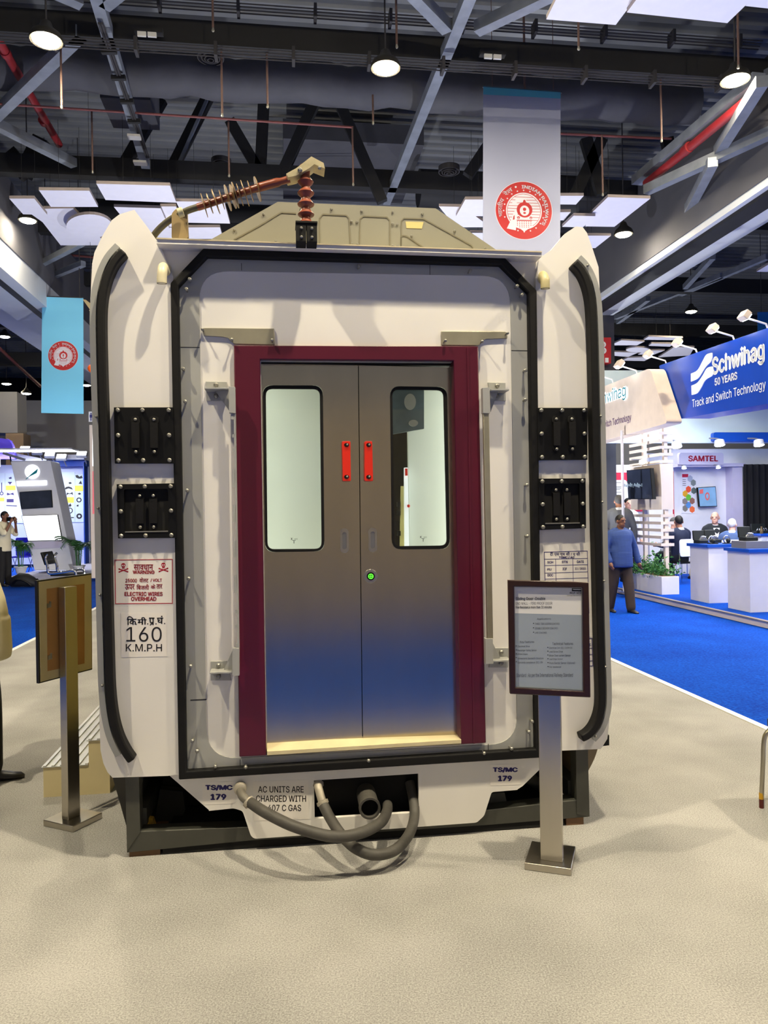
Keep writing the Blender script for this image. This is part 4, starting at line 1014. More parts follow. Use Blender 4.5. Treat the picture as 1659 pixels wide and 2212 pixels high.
m = MB(PF); m.prism(oq, -0.02, -0.012); m.build('frame_back', MDF, fr)
m = MB(PF); m.prism(iq, -0.012, 0.0); po = m.build('poster', PAPER, st)
m = MB(PF); m.prism(PF.q([(1110.5, 1324), (1257.5, 1329), (1260.5, 1493), (1114, 1484)]), 0.0, 0.0006); m.build('grey_zone', PAPER_GREY, po)
m = MB(PF)
X = lambda x: 1040 + x / 5.53
Y_ = lambda y: 1160 + y / 5.53
for s_, x0, y0, x1, y1, bd in (('Sliding Door-Double', 408, 716, 762, 760, .02), ('END WALL - FIRE PROOF DOOR', 410, 775, 845, 806, 0), ('Fire Resistance more than 30 minutes', 410, 820, 840, 852, .015),
        ('Applications', 665, 966, 830, 992, .0), ('THREE TIER SLEEPER COACHES', 640, 1024, 932, 1048, 0), ('DOUBLE DECKER COACHES', 640, 1078, 915, 1102, 0), ('LHB COACHES', 640, 1132, 782, 1152, 0),
        ('Key Features', 463, 1238, 632, 1268, 0), ('Technical Features', 850, 1258, 1098, 1290, 0), ('Electrical Drive', 435, 1292, 580, 1314, 0), ('Passenger Safety Sensor', 435, 1340, 664, 1366, 0),
        ('EPDM Edges', 435, 1388, 555, 1410, 0), ('Honeycomb Sandwich Structure', 435, 1436, 745, 1464, 0), ('Standards compliance: IEC / EN', 435, 1484, 735, 1512, 0),
        ('Electrical 24V DC / 110V DC', 812, 1312, 1090, 1338, 0), ('Lead Screw Drive', 812, 1358, 975, 1380, 0), ('Motor Over current Sensor', 812, 1402, 1070, 1428, 0), ('Lead Edge Sensor', 812, 1448, 976, 1472, 0),
        ('Photo Electric Sensor (Optional)', 812, 1492, 1122, 1524, 0), ('Fire resistance', 812, 1540, 955, 1562, 0), ('Standard : As per the International Railway Standard', 425, 1626, 1098, 1682, .0)):
    txt_px(m, s_, X(x0), Y_(y0), X(x1), Y_(y1), 0.0, bd, 0.0012)
for x, y in ((623, 1030), (623, 1083), (624, 1136), (419, 1298), (420, 1345), (421, 1392), (421, 1438), (421, 1486), (796, 1318), (797, 1363), (797, 1409), (798, 1454), (799, 1500), (800, 1546)):
    q = PF.px(X(x), Y_(y)); m.prism(ell(q[0], q[1], .0026, .0026, 10), 0.0006, 0.0012)
m.build('poster_lettering', INK_GREY, po)
m = MB(PF)
m.prism(PF.q([(1235, 1270.5), (1256, 1271.3), (1256, 1278.3), (1235, 1277.5)]), 0.0005, 0.001, [PF.q([(1236.5, 1272.5), (1255, 1273), (1255, 1275), (1238, 1274.5)])])
txt_px(m, 'मेट्रो कोच', 1230, 1279, 1256, 1284, 0, 0.02); txt_px(m, 'Connect the comfort', 1224.5, 1285, 1255, 1288, 0, 0)
m.build('poster_mark', INK_BLACK, po)

# left stand, seen from behind
A, B, C = on_z(92, 1785), on_z(157.5, 1799), on_z(221, 1768)
e1 = (C - B).normalized(); e2 = Vector((-e1.y, e1.x, 0)); L1 = (C - B).length; L2 = (A - B).length
st = thing('display_stand', 'steel post stand at left seen from behind, brown backed board', 'display stand', (A + C) / 2)
BF = Frame(B, e1, e2)
m = MB(BF); m.box(0, L1, 0, L2, 0, 0.034); m.build('base_plate', STEEL, st, bevel=0.003)
p0 = on_z(147.6, 1773, 0.034); p1 = on_z(174, 1761, 0.034); w_ = (p1 - p0).dot(e1)
pf = Frame(p0, e1, e2); dpt = 0.05
ztop = 0.0
# height of the post where its top edge shows
t_ = ray(150, 1268); Yp = p0.y + 0.02; ztop = (EYEP + t_ * Yp).z
m = MB(pf); m.box(0, w_, 0, dpt, 0, ztop - 0.034); m.build('post', STEEL, st, bevel=0.003)
LB = Frame(p0 + e2 * (dpt + 0.014) + e1 * 0.01, e1, (0, 0, 1))
oq = LB.q([(80, 1254), (198, 1238), (199.8, 1446.5), (84, 1477)])
m = MB(LB); m.prism(oq, -0.02, 0.0); fr = m.build('picture_frame', INK_BLACK, st, bevel=0.003)
tq = LB.q([(83.5, 1257), (196.5, 1241.5), (198, 1444), (87.5, 1473)]); mq = LB.q([(100, 1272), (182, 1261), (182.5, 1433), (102, 1450)])
m = MB(LB); m.prism(tq, 0.0, 0.002, [mq]); m.build('backing_tape', TAPE, fr)
m = MB(LB); m.prism(mq, -0.001, 0.001); m.build('backing_board', MDF, fr)
for k in ((105, 1305), (107, 1417)):
    m = MB(LB); x, z = LB.px(*k); m.prism([(x - .012, z - .02), (x + .014, z - .018), (x + .014, z + .014), (x + .002, z + .014), (x + .002, z + .004), (x - .012, z + .004)], 0.001, 0.004); m.build('hanging_clip', STEEL_DARK, fr)

# cream step with ribbed aluminium treads beside the coach
f0 = on_z(94.3, 1722.5); f1 = on_z(227, 1714)
ex = (f1 - f0).normalized(); SFm = Frame(f0, ex, (0, 0, 1))
stp = thing('step_box', 'cream two tier step box with ribbed metal treads left of the coach', 'step', f0)
CREAM = M('cream_step_paint', (222, 206, 158), 0.45, var=0.04, vs=4)
q1 = SFm.px(93.5, 1658); q2 = SFm.px(192, 1655); q3 = SFm.px(192.5, 1600); xe = SFm.px(236, 1600)[0]
prof = [(0, 0), (xe, 0), (xe, q3[1]), (q2[0], q3[1]), (q2[0], q1[1]), (0, q1[1])]
m = MB(SFm); m.prism(prof, -2.3, 0.0); m.build('step_body', CREAM, stp)
for x0, x1, z in ((0.0, q2[0], q1[1]), (q2[0], xe, q3[1])):
    m = MB(SFm); m.box(x0 - .01, x1 - .004, z, z + .004, -2.3, .008)
    n = int((x1 - x0) / .05)
    for i in range(n + 1):
        xx = x0 + (x1 - x0 - .02) * i / n; m.box(xx, xx + .016, z + .004, z + .012, -2.3, .006)
    m.build('tread_plate', ALU, stp)

# steel tube visitor chair at the right edge (only its leg shows)
TUBE = M('satin_steel_tube', (170, 164, 148), 0.3, 0.9, var=0.05)
c0 = on_z(1645, 1745)
ch = thing('visitor_chair', 'steel tube chair leg with yellow foot at the right edge', 'chair', c0)
for dy in (0.0, -0.48):
    o = c0 + Vector((0.0, dy * 0.99, 0))
    P = curve_pts([tuple(o + Vector(v)) for v in ((0, 0, 0.05), (.012, 0, .25), (.02, 0, .38), (.045, 0, .43), (.1, 0, .45), (.4, 0, .45), (.5, 0, .43), (.53, 0, .38), (.55, 0, .05))], 5)
    m = MB(); m.tube(P, 0.0125, 12, local=False); m.build('leg_frame', TUBE, ch)
    for q in ((0, 0, 0), (.552, 0, 0)):
        m = MB(); m.tube([tuple(o + Vector(q)), tuple(o + Vector(q) + ZZ * .05)], 0.0128, 12, local=False); m.m = 1
        m.tube([tuple(o + Vector(q) + ZZ * .05), tuple(o + Vector(q) + ZZ * .085)], 0.0129, 12, local=False)
        m.build('foot_cap', [M('dark_red_cap', (86, 26, 22), 0.5), M('yellow_band', (196, 150, 30), 0.5)], ch)
m = MB(); m.prism(rrect(c0.x + .03, c0.y - .5, c0.x + .52, c0.y + .02, .05), 0.465, 0.505); m.build('seat', BLACK, ch, bevel=0.01)
m = MB(); m.box(c0.x + .53, c0.x + .56, c0.y - .46, c0.y - .02, 0.6, 0.9); m.build('backrest', BLACK, ch, bevel=0.01)
m = MB()
for dy in (-.04, -.44): m.tube([(c0.x + .52, c0.y + dy, .47), (c0.x + .55, c0.y + dy, .62)], .0125, 10, local=False)
m.build('back_support', TUBE, ch)
# ================================================================ RIGHT SIDE: STALLS
STALL_WHITE = M('white_stall_panel', (232, 232, 240), 0.5, var=0.02)
STALL_CREAM = M('warm_white_stall_panel', (226, 212, 200), 0.5, var=0.02)
SIGN_BLUE = M('blue_sign_face', (8, 62, 172), 0.35, var=0.04)
TOP_BLUE = M('blue_counter_top', (20, 84, 196), 0.3, var=0.03)
INK_WHITE = M('white_print', (240, 242, 246), 0.5, var=0)
INK_TEAL = M('teal_letter', (0, 138, 150), 0.4, var=0)
GLOW_WHITE = M('white_backlight', (240, 246, 255), 0.4, emit=2.6, var=0)
FLOOD = M('flood_lens', (255, 255, 250), 0.3, emit=26.0, var=0)
FLOOD_SOFT = M('down_light_lens', (255, 255, 250), 0.3, emit=14.0, var=0)
CRIMSON = M('crimson_panel', (190, 22, 62), 0.5, var=0.03)
LAV = M('lavender_panel', (206, 200, 226), 0.5, var=0.02)
SCREEN_DARK = M('screen_dark', (40, 46, 62), 0.15, var=0.3, vs=3, emit=0.12)
SCREEN_BLUE = M('screen_blue', (120, 160, 196), 0.15, var=0.15, vs=4, emit=0.35)
CURTAIN = M('black_curtain', (14, 14, 18), 0.9, var=0.2)
NAVY = M('navy_suit', (24, 32, 58), 0.8, var=0.1)
CASE = M('black_case', (20, 26, 26), 0.5, var=0.1)
SILVER = M('silver_metal', (206, 208, 214), 0.2, 0.9, var=0.05)
LEAF_A = M('green_leaf', (44, 104, 40), 0.5, var=0.35, vs=20)
LEAF_B = M('light_green_leaf', (92, 150, 84), 0.5, var=0.3, vs=20)
GREY_BOX = M('grey_display_block', (120, 122, 136), 0.6)

UP = (on_z(1463, 1311).dot(HU) + on_z(1659, 1358).dot(HU)) / 2
def along(u): return Frame(hall(u, 0), -HV, ZZ)
m = MB(HF); m.box(UP + 0.03, UP + 9, 7.5, 17.2, 0.0, 0.1); st_ = struct(m, 'platform_floor', BLUE)
m = MB(HF); m.box(UP, UP + 0.03, 7.5, 17.2, 0.0, 0.085); struct(m, 'platform_skirting', STALL_CREAM)
m = MB(HF); m.box(UP - .02, UP + 0.05, 7.5, 17.2, 0.085, 0.102); struct(m, 'platform_trim', M('grey_edge_strip', (140, 130, 120), 0.5))
# big blue fascia sign
BS = along(UP + 0.18)
sg = thing('stall_sign', 'large slanted blue fascia sign with white lettering and wave logo', 'sign', hall(UP + .3, 11, 3.2))
bl = rquad(BS.q([(1423, 790), (1463, 906), (1740, 858), (1740, 680)]), [0.05, 0.16, .05, .05])
m = MB(BS); m.prism(bl, -0.5, 0.0); m.build('sign_board', SIGN_BLUE, sg, bevel=0.02)
m = MB(BS)
k6 = lambda pts: BS.q([(1300 + x / 4.62, 640 + y / 4.62) for x, y in pts])
m.prism(k6(curve_pts([(895, 852), (960, 822), (1000, 770), (1045, 700), (1100, 640), (1104, 566)], 4) + curve_pts([(1100, 564), (1048, 584), (1010, 650), (960, 738), (895, 772)], 4)), 0.0, 0.012)
m.prism(k6(curve_pts([(902, 985), (955, 968), (995, 915), (1040, 835), (1112, 785), (1112, 702)], 4) + curve_pts([(1110, 700), (1055, 718), (1012, 790), (960, 862), (900, 892)], 4)), 0.0, 0.012)
m.build('wave_logo', INK_WHITE, sg)
def line(mb, F, s_, pa, pb, ptop, desc, bold, z=0.006):   # text from photo point pa (baseline start) to pb (baseline end); ptop above pa
    a = F.px(*pa); b = F.px(*pb); t_ = F.px(*ptop); h = t_[1] - a[1]
    txt(mb, s_, a[0], a[1] - h * desc, b[0], a[1] + h, z, bold)
m = MB(BS)
line(m, BS, 'Schwihag', (1539, 811), (1653, 791), (1539, 772), 0.27, 0.04)
line(m, BS, '50 YEARS', (1544.5, 834), (1593.5, 826), (1544.5, 817.5), 0.0, 0.03)
line(m, BS, 'Track and Switch Technology', (1496, 880.5), (1655, 853), (1496, 863), 0.27, 0.0)
m.build('lettering', INK_WHITE, sg)
# cream fascia sign
CS = along(UP - 0.12)
sg = thing('stall_sign', 'cream fascia sign with teal backlit letters next to the coach', 'sign', hall(UP, 15, 3.2))
m = MB(CS); m.prism(rquad(CS.q([(1210, 872), (1404, 795), (1442, 914), (1210, 978)]), [.05, .12, .1, .05]), -0.28, 0.0); m.build('sign_board', M('cream_sign_face', (206, 190, 176), .5), sg, bevel=0.03)
def cs_text(s_, pa, pb, frac, ybase, ytop, desc, bold, z):     # only the end of the line shows: pa..pb hold the last part of it
    a = CS.px(pa, ybase); b = CS.px(pb, ybase); t_ = CS.px(pa, ytop); h = t_[1] - a[1]
    txt(m, s_, b[0] - (b[0] - a[0]) / frac, a[1] - h * desc, b[0], a[1] + h, z, bold)
m = MB(CS); cs_text('Schwihag', 1306, 1356, .72, 872, 845, .27, .09, .012); m.build('letter_backlight', GLOW_WHITE, sg)
m = MB(CS); cs_text('Schwihag', 1306.5, 1355, .72, 872, 846, .27, .01, .03); m.build('letters', INK_TEAL, sg)
m = MB(CS); cs_text('Track and Switch Technology', 1311, 1364, .53, 922.5, 908, .27, 0, .006); m.build('tagline', M('violet_print', (92, 60, 110), 0.5), sg)
# floodlights on arms over the signs
def sign_flood(F, px, py, label, s=0.75, out=0.3):
    x, z = F.px(px, py); p = F.w(x, z, 0.0)
    root = thing('sign_floodlight', label, 'floodlight', p, 'floodlights over the stall signs')
    m = MB(F); m.tube([(x, z - .12, -.06), (x, z + .04, .0), (x, z + .12, out)], 0.014, 8); m.build('arm', STALL_WHITE, root)
    h = Frame(F.w(x, z + 0.12, out), F.R, (F.U * 0.8 - F.N * 0.6))
    m = MB(h); m.box(-.11 * s, .11 * s, -.07 * s, .09 * s, -0.0, 0.09); m.build('housing', STALL_CREAM, root, bevel=.008)
    m = MB(h); m.box(-.09 * s, .09 * s, -.05 * s, .07 * s, -0.012, -0.002); m.build('lens', FLOOD, root)
for px, py, lb in ((1437, 784, 'white floodlight at the left end of the blue sign'), (1503, 760, 'white floodlight second along the blue sign'), (1583, 732, 'white floodlight over the lettering of the blue sign'), (1655, 706, 'white floodlight over the right end of the blue sign')):
    sign_flood(BS, px, py, lb)
for px, py, lb in ((1322, 824, 'floodlight over the cream sign, next to the coach'), (1374, 805, 'floodlight over the cream sign, farther from the coach')):
    sign_flood(CS, px, py, lb, 0.9, 0.3)
# upper white fascia at the back of the stall, with a small blue sign
WB = facing((0, 17.4, 0)); WB.O = Vector((5.0, 17.4, 0))
def bq(F, x0, y0, x1, y1): return F.q([(x0, y1), (x1, y1), (x1, y0), (x0, y0)])
m = MB(WB); m.prism(bq(WB, 1240, 800, 1760, 957), -0.1, 0); struct(m, 'wall_stall_fascia', M('pale_cyan_fascia', (214, 234, 240), 0.6, var=0.01, emit=0.0))
m = MB(WB); m.prism(rquad(bq(WB, 1535, 935, 1760, 955), .06), 0.0, 0.12)
solo(m, 'blank_sign', TOP_BLUE, 'small blue rounded sign low on the white fascia', 'sign', bevel=.01)
# next stall behind: white walls, header, poster, screen, curtain
W2 = facing((0, 18.6, 0)); W2.O = Vector((6.0, 18.6, 0))
def wall_px(F, x0, y0, x1, y1, name, mat, d=0.1, off=0.0):
    P = bq(F, x0, y0, x1, y1); mm = MB(F); mm.prism(P, off - d, off); return struct(mm, name, mat)
x0 = W2.px(1450, 1000)[0]; x1 = W2.px(1592, 1000)[0]; zt = W2.px(1500, 970)[1]
m = MB(W2); m.box(x0, x1 + 3, 0, zt, -0.1, 0); struct(m, 'wall_stall_rear', STALL_WHITE)
m = MB(W2); m.box(x0 - .02, x1, W2.px(1500, 1010)[1], W2.px(1500, 1003)[1], 0, 0.35); struct(m, 'wall_stall_header', LAV)
m = MB(W2); m.box(x0 - .6, x0, 0, zt - .1, -0.1, 0.0); struct(m, 'wall_stall_side', STALL_WHITE)
m = MB(W2); a = W2.px(1567, 1010); b = W2.px(1590, 1150); m.box(a[0], b[0], 0, a[1], 0.0, 0.3); struct(m, 'wall_stall_return', LAV)
m = MB(W2); a = W2.px(1452, 1018); m.box(a[0], a[0] + .03, .9, a[1], 0.0, 0.02); struct(m, 'trim_3', CRIMSON)
sg = thing('header_sign', 'lavender header sign reading SAMTEL in crimson', 'sign', W2.w(*W2.px(1515, 1003), .4))
m = MB(W2); m.prism(rquad(W2.q([(1467, 1004), (1563, 1004), (1563, 978), (1467, 978)], .4), [.01, .01, .07, .07]), 0.3, 0.4); m.build('board', LAV, sg)
m = MB(W2); txt_px(m, 'SAMTEL', 1486.5, 984, 1551, 997, 0.4, 0.035, .004); m.build('lettering', CRIMSON, sg)
# hexagon poster
ps = thing('poster', 'white poster with coloured hexagons beside the wall screen', 'poster', W2.w(*W2.px(1488, 1110), .01))
m = MB(W2); m.prism(bq(W2, 1472, 1023, 1503, 1109), 0.0, 0.012); m.build('sheet', STALL_WHITE, ps)
for cx_, cy_, mt in ((1486.5, 1057, (232, 84, 44)), (1479.5, 1066.5, (236, 170, 40)), (1486.5, 1074.5, (110, 196, 60)), (1479, 1083, (140, 130, 130)), (1494.5, 1082, (150, 100, 90)), (1486.5, 1091, (90, 150, 220)), (1494.5, 1100.5, (236, 110, 60)), (1479.5, 1098, (130, 126, 120)), (1490, 1034, (170, 180, 200)), (1497, 1043, (130, 140, 140)), (1498, 1060, (90, 104, 100))):
    m = MB(W2); q = W2.px(cx_, cy_); r_ = .075; m.prism([(q[0] + r_ * math.cos(math.radians(60 * i + 30)), q[1] + 1.15 * r_ * math.sin(math.radians(60 * i + 30))) for i in range(6)], 0.012, 0.016); m.build('hexagon', M('hex_%d' % int(cx_ * 10 + cy_), mt, 0.5, var=0.05), ps)
m = MB(W2); m.prism(bq(W2, 1473, 1024, 1486, 1031), .012, .015); m.build('red_tab', CRIMSON, ps)
m = MB(W2)
for y in (1036, 1040, 1044, 1048): m.prism(bq(W2, 1474, y, 1481, y + 1), .012, .014)
m.build('text_lines', INK_GREY, ps)
def wall_tv(F, quad, label, mat, off, bez=0.03, extra=None):
    P = F.q(quad, off); t = thing('wall_screen', label, 'television', F.w(*P[0], off))
    m = MB(F); m.prism(P, off - .07, off); m.build('housing', BLACK, t, bevel=.006)
    c = Vector((sum(p[0] for p in P) / 4, sum(p[1] for p in P) / 4)); I = [tuple(c + (Vector(p) - c) * (1 - bez * 2)) for p in P]
    m = MB(F); m.prism(I, off, off + .003); s = m.build('screen', mat, t)
    if extra: extra(F, off + .004, t)
    return t
def scr1(F, z, t):
    m = MB(F); m.prism(F.q([(1511, 1058), (1519, 1056), (1519, 1066), (1511, 1067)], z), z - .001, z); m.prism(ell(*F.px(1528, 1072, z), .06, .1, 20), z - .001, z, [ell(*F.px(1528, 1072, z), .035, .06, 20)]); m.build('picture', M('screen_red', (206, 96, 96), .3, emit=.3), t)
wall_tv(W2, [(1507, 1053), (1546, 1050.5), (1549.5, 1094), (1511, 1095)], 'screen with a red ring chart on the white stall wall', SCREEN_BLUE, 0.12, extra=scr1)
# black curtain with folds
m = MB(W2); a = W2.px(1588, 1005); b = W2.px(1700, 1005); n = 60
vs = []; fs = []
for i in range(n + 1):
    x = a[0] + (b[0] - a[0]) * i / n; d = 0.04 * math.sin(i * 0.9) + .05
    vs += [(x, 0.06, d + .3), (x, a[1], d + .3), (x, a[1], d + .285), (x, 0.06, d + .285)]
    if i:
        o_ = 4 * i - 4
        for k in range(4): fs.append((o_ + k, o_ + (k + 1) % 4, o_ + 4 + (k + 1) % 4, o_ + 4 + k))
m.add(vs, fs); solo(m, 'stage_curtain', CURTAIN, 'tall black curtain at the right edge behind the counters', 'curtain', smooth=80)
# downlights of the stalls
for px, py, Y, lb in ((1462, 966, 17.2, 'bright white spotlight under the white fascia, left one'), (1555, 962, 17.2, 'bright white spotlight under the small blue sign'), (1640, 962, 17.2, 'bright white spotlight under the fascia at the right edge'),
                      (1478, 1012, 18.3, 'small round downlight left under the crimson lettered header'), (1552, 1011, 18.3, 'small round downlight right under the crimson lettered header'), (1387, 1001, 13.9, 'small downlight above the tower screen')):
    p = at(px, py, Y); root = thing('stall_spotlight', lb, 'spotlight', p, 'stall spotlights'); s = 1.0 if Y == 17.2 else .5
    m = MB(); m.lathe([(.05 * s, .14 * s), (.1 * s, .12 * s), (.12 * s, 0), (.1 * s, .0)], p, Vector((0, .25, 1)), 16); m.build('housing', STALL_WHITE, root)
    m = MB(); m.tube([p + ZZ * .13 * s, p + ZZ * .16 * s + HV * .1, p + ZZ * .2 * s + HV * .42], .018 * s, 8, local=False); m.build('arm', GREY_BOX, root)
    m = MB(); m.lathe([(.1 * s, .0), (.02, -.02 * s)], p - ZZ * .003, Vector((0, .25, 1)), 16); m.build('lens', FLOOD if s == 1 else FLOOD_SOFT, root)
# left neighbour stall: red and white text panel
W3 = facing((0, 19.4, 0)); W3.O = Vector((5.0, 19.4, 0))
m = MB(W3); a = W3.px(1240, 1005); b = W3.px(1452, 1005); m.box(a[0], b[0], 0, a[1], -0.1, 0); struct(m, 'wall_stall_left', STALL_WHITE)
m = MB(W3); m.box(a[0], b[0], W3.px(1300, 1040)[1], W3.px(1300, 1021)[1], 0, 0.02); m.box(a[0], b[0], W3.px(1300, 1106)[1], W3.px(1300, 1098)[1], 0, .02); struct(m, 'trim_4', CRIMSON)
ps = thing('text_panel', 'white notice panel with lines of print and crimson borders beside the coach', 'poster', W3.w(*W3.px(1330, 1098), .03))
m = MB(W3); m.prism(rquad(bq(W3, 1290, 1037, 1352, 1099), .06), .02, .035); m.build('panel', STALL_WHITE, ps)
m = MB(W3)
for y, w0, w1 in ((1042, 1319, 1340), (1051, 1315, 1343), (1054, 1312, 1346), (1057, 1318, 1338), (1063, 1314, 1342), (1069, 1313, 1344), (1072, 1320, 1338), (1078, 1316, 1340), (1084, 1318, 1342), (1089, 1322, 1338), (1093, 1324, 1336)):
    m.prism(bq(W3, w0, y, w1, y + 1), .035, .037)
m.build('print_lines', INK_GREY, ps)
# slatted tower with screen
TF = along(UP + 0.32)
cxr = TF.px(1430, 1290)[0]; cxl = TF.px(1361, 1100)[0]
tw = thing('slat_tower', 'slatted cream screen tower standing in the planter', 'screen tower', TF.w((cxl + cxr) / 2, .1, -.1))
sideN = -TF.N
for x in (cxr - 0.05, (cxl + cxr * 0.45) / 1.45):
    m = MB(TF); m.box(x - .035, x + .035, .3, 3.25, -.16, -.09); m.build('post', STALL_CREAM, tw)
for y0 in (931, 947, 962, 977.5, 993):
    z = TF.px(1430, y0)[1]; m = MB(TF); m.box(cxl, cxr, z - .055, z, -.03, 0.0); m.box(cxr - .03, cxr, z - .055, z, -.26, -.03); m.build('slat', STALL_CREAM, tw)
z0, z1 = TF.px(1430, 1101)[1], TF.px(1430, 1001)[1]
m = MB(TF); m.box(cxl, cxr, z0, z1, -.26, -.02); m.build('screen_box', STALL_CREAM, tw)
for y0 in (1111, 1127, 1142.5, 1158, 1174):
    z = TF.px(1430, y0)[1]; m = MB(TF); m.box(cxl, cxr, z - .055, z, -.03, 0.0); m.box(cxr - .03, cxr, z - .055, z, -.26, -.03); m.build('slat', STALL_CREAM, tw)
def scr2(F, z, t):
    m = MB(F)
    for k in range(14): m.prism(bq(F, 1360 + k * 3.1, 1043 + (k * 7 % 5), 1362.4 + k * 3.1, 1050 + (k * 5 % 4), ), z - .001, z)
    m.build('picture', M('screen_pale', (120, 136, 150), .3, emit=.25), t)
tv = wall_tv(TF, [(1353, 1016), (1405, 1011), (1410, 1078.5), (1357, 1078.5)], 'dark wall screen hanging on the slatted cream tower', SCREEN_DARK, 0.14, .02, scr2)
m = MB(TF); a = TF.px(1382, 1045, .1); m.box(a[0] - .1, a[0] + .1, a[1] - .1, a[1] + .1, -.02, .072); m.build('wall_mount', BLACK, tv)
# planter below
pl = thing('planter_box', 'long white planter box with leafy green shrub below the tower', 'planter', TF.w((cxl + cxr) / 2, .1, -.1))
PFm = along(UP + 0.22); xa, xb = PFm.px(1363, 1270)[0], PFm.px(1430, 1287)[0]; zt = PFm.px(1430, 1246)[1]
m = MB(PFm); m.prism([(xa, .1), (xb, .1), (xb, zt), (xa, zt)], -.34, 0.0); m.build('box', STALL_WHITE, pl, bevel=.004)
m = MB(PFm); m.box(xa + .02, xb - .02, zt - .02, zt + .004, -.32, -.02); m.build('soil', BLOCK, pl)
m = MB()
for i in range(620):
    tt = random.random(); c = PFm.w(xa + (xb - xa) * (0.05 + .9 * tt), zt + abs(random.gauss(0, .16)) * (1.2 - abs(tt - .55)) - (.04 if random.random() < .1 else 0), -.17 + random.gauss(0, .13))
    d = Vector((random.gauss(0, 1), random.gauss(0, 1), random.gauss(.2, .6))).normalized(); s_ = d.cross(Vector((random.gauss(0, 1), random.gauss(0, 1), random.gauss(0, 1)))).normalized(); l = random.uniform(.05, .1)
    nn = d.cross(s_) * .012
    m.m = 0 if random.random() < .75 else 1
    m.addw([c, c + d * l * .5 + s_ * l * .3 + nn, c + d * l, c + d * l * .5 - s_ * l * .3 + nn], [(0, 1, 2, 3)])
m.build('foliage', [LEAF_A, LEAF_B], pl, smooth=0)
for i in range(9):
    m = MB(); p = PFm.w(xa + (xb - xa) * (.1 + .1 * i), zt, -.17); m.tube([p, p + Vector((random.gauss(0, .06), random.gauss(0, .06), .25))], .006, 6, local=False); m.build('stem', LEAF_A, pl)
# chrome pole
p = at(1346.5, 1150, 14.6)
root = thing('support_pole', 'slim silver pole in front of the red and white panel', 'pole', Vector((p.x, p.y, .1)))
m = MB(); m.tube([(p.x, p.y, .11), (p.x, p.y, 3.2)], .027, 12, local=False); m.build('tube', M('pale_pole_paint', (206, 206, 216), .35, .2), root)
m = MB(); m.lathe([(.1, 0), (.1, .012), (.03, .014)], (p.x, p.y, .1), ZZ, 20); m.build('foot', SILVER, root)
# counters
def counter(px, py, ptop, L, W, label):
    c = on_z(px, py, .1); root = thing('counter', label, 'counter', c, 'white display counters with blue tops')
    u, v = c.dot(HU), c.dot(HV); z = EYE + ray(px, ptop).z * c.y
    m = MB(HF); m.box(u, u + W, v, v + L, .1, z - .05); m.build('body', STALL_WHITE, root, bevel=.003)
    m = MB(HF); m.box(u - .04, u + W + .04, v - .04, v + L + .04, z - .05, z); m.build('top', TOP_BLUE, root, bevel=.003)
    return u, v, z
u1, v1, z1 = counter(1532, 1303.5, 1176, .58, .55, 'white counter with blue top, farther one nearer the white chair')
u2, v2, z2 = counter(1621, 1323.5, 1186, .58, .75, 'white counter with blue top, nearer one at the right edge')
u3, v3, z3 = counter(1646, 1245, 1153, .5, .9, 'higher white counter behind the grey display block')
m = MB(HF); m.box(u2 + .02, u2 + .42, v2 + .12, v2 + .5, z2, z2 + .11); solo(m, 'display_block', GREY_BOX, 'grey display block on the nearer blue topped counter', 'display block', bevel=.004)
def case(u, v, z, w_, label, dark=CASE):
    root = thing('instrument_case', label, 'case', hall(u + w_ / 2, v, z), 'open black cases on the counters')
    m = MB(HF); m.box(u, u + w_, v, v + .2, z, z + .06); m.build('tray', dark, root, bevel=.008)
    F = Frame(hall(u, v + .2, z + .05), HU, (HV * .15 + ZZ)); m = MB(F); m.box(0, w_, 0, .17, -.02, .02); m.build('lid', dark, root, bevel=.008)
    for k in range(5):
        m = MB(); p = hall(u + .04 + (w_ - .08) * k / 4, v + .06, z + .06); m.lathe([(.012, 0), (.018, .02), (.01, .05), (.02, .06), (.004, .07)], p, ZZ + HU * (.5 - .25 * k), 10); m.build('instrument', SILVER, root)
case(u1 + .02, v1 + .3, z1, .2, 'open black case at the left end of the farther counter')
case(u1 + .3, v1 + .42, z1, .2, 'open black case at the right end of the farther counter')
case(u2 + .08, v2 + .2, z2 + .11, .2, 'open black case on the grey display block')
case(u3 + .02, v3 + .2, z3, .34, 'largest open black case on the higher counter at the right edge')
def valve(u, v, z, label):
    c = hall(u, v, z + .07); root = thing('ring_fitting', label, 'metal fitting', hall(u, v, z), 'ring shaped fittings on the counter')
    P = [tuple(c + HU * .055 * math.cos(a * math.pi / 10) + ZZ * .06 * math.sin(a * math.pi / 10)) for a in range(21)]
    m = MB(); m.tube(P, .012, 10, cap=False, local=False); m.build('ring', SILVER, root)
    m = MB(); m.ball(c + HU * .03 - ZZ * .02, .04); m.build('cushion', CASE, root)
    m = MB(HF); m.box(u - .05, u + .09, v - .05, v + .05, z, z + .015); m.build('foot', CASE, root)
valve(u1 + .12, v1 + .1, z1, 'silver ring fitting left on the farther counter'); valve(u1 + .4, v1 + .12, z1, 'silver ring fitting right on the farther counter')
p = hall(u3 - .06 + .1, v3 + .05, z3)
root = thing('bottle', 'small brown bottle at the left end of the higher counter', 'bottle', p)
m = MB(); m.lathe([(.035, 0), (.037, .01), (.037, .09), (.018, .12), (.018, .14)], p, ZZ, 16); m.build('body', M('amber', (110, 90, 60), .2), root)
m = MB(); m.lathe([(.02, .14), (.02, .165)], p, ZZ, 14); m.build('cap', BRASS, root)
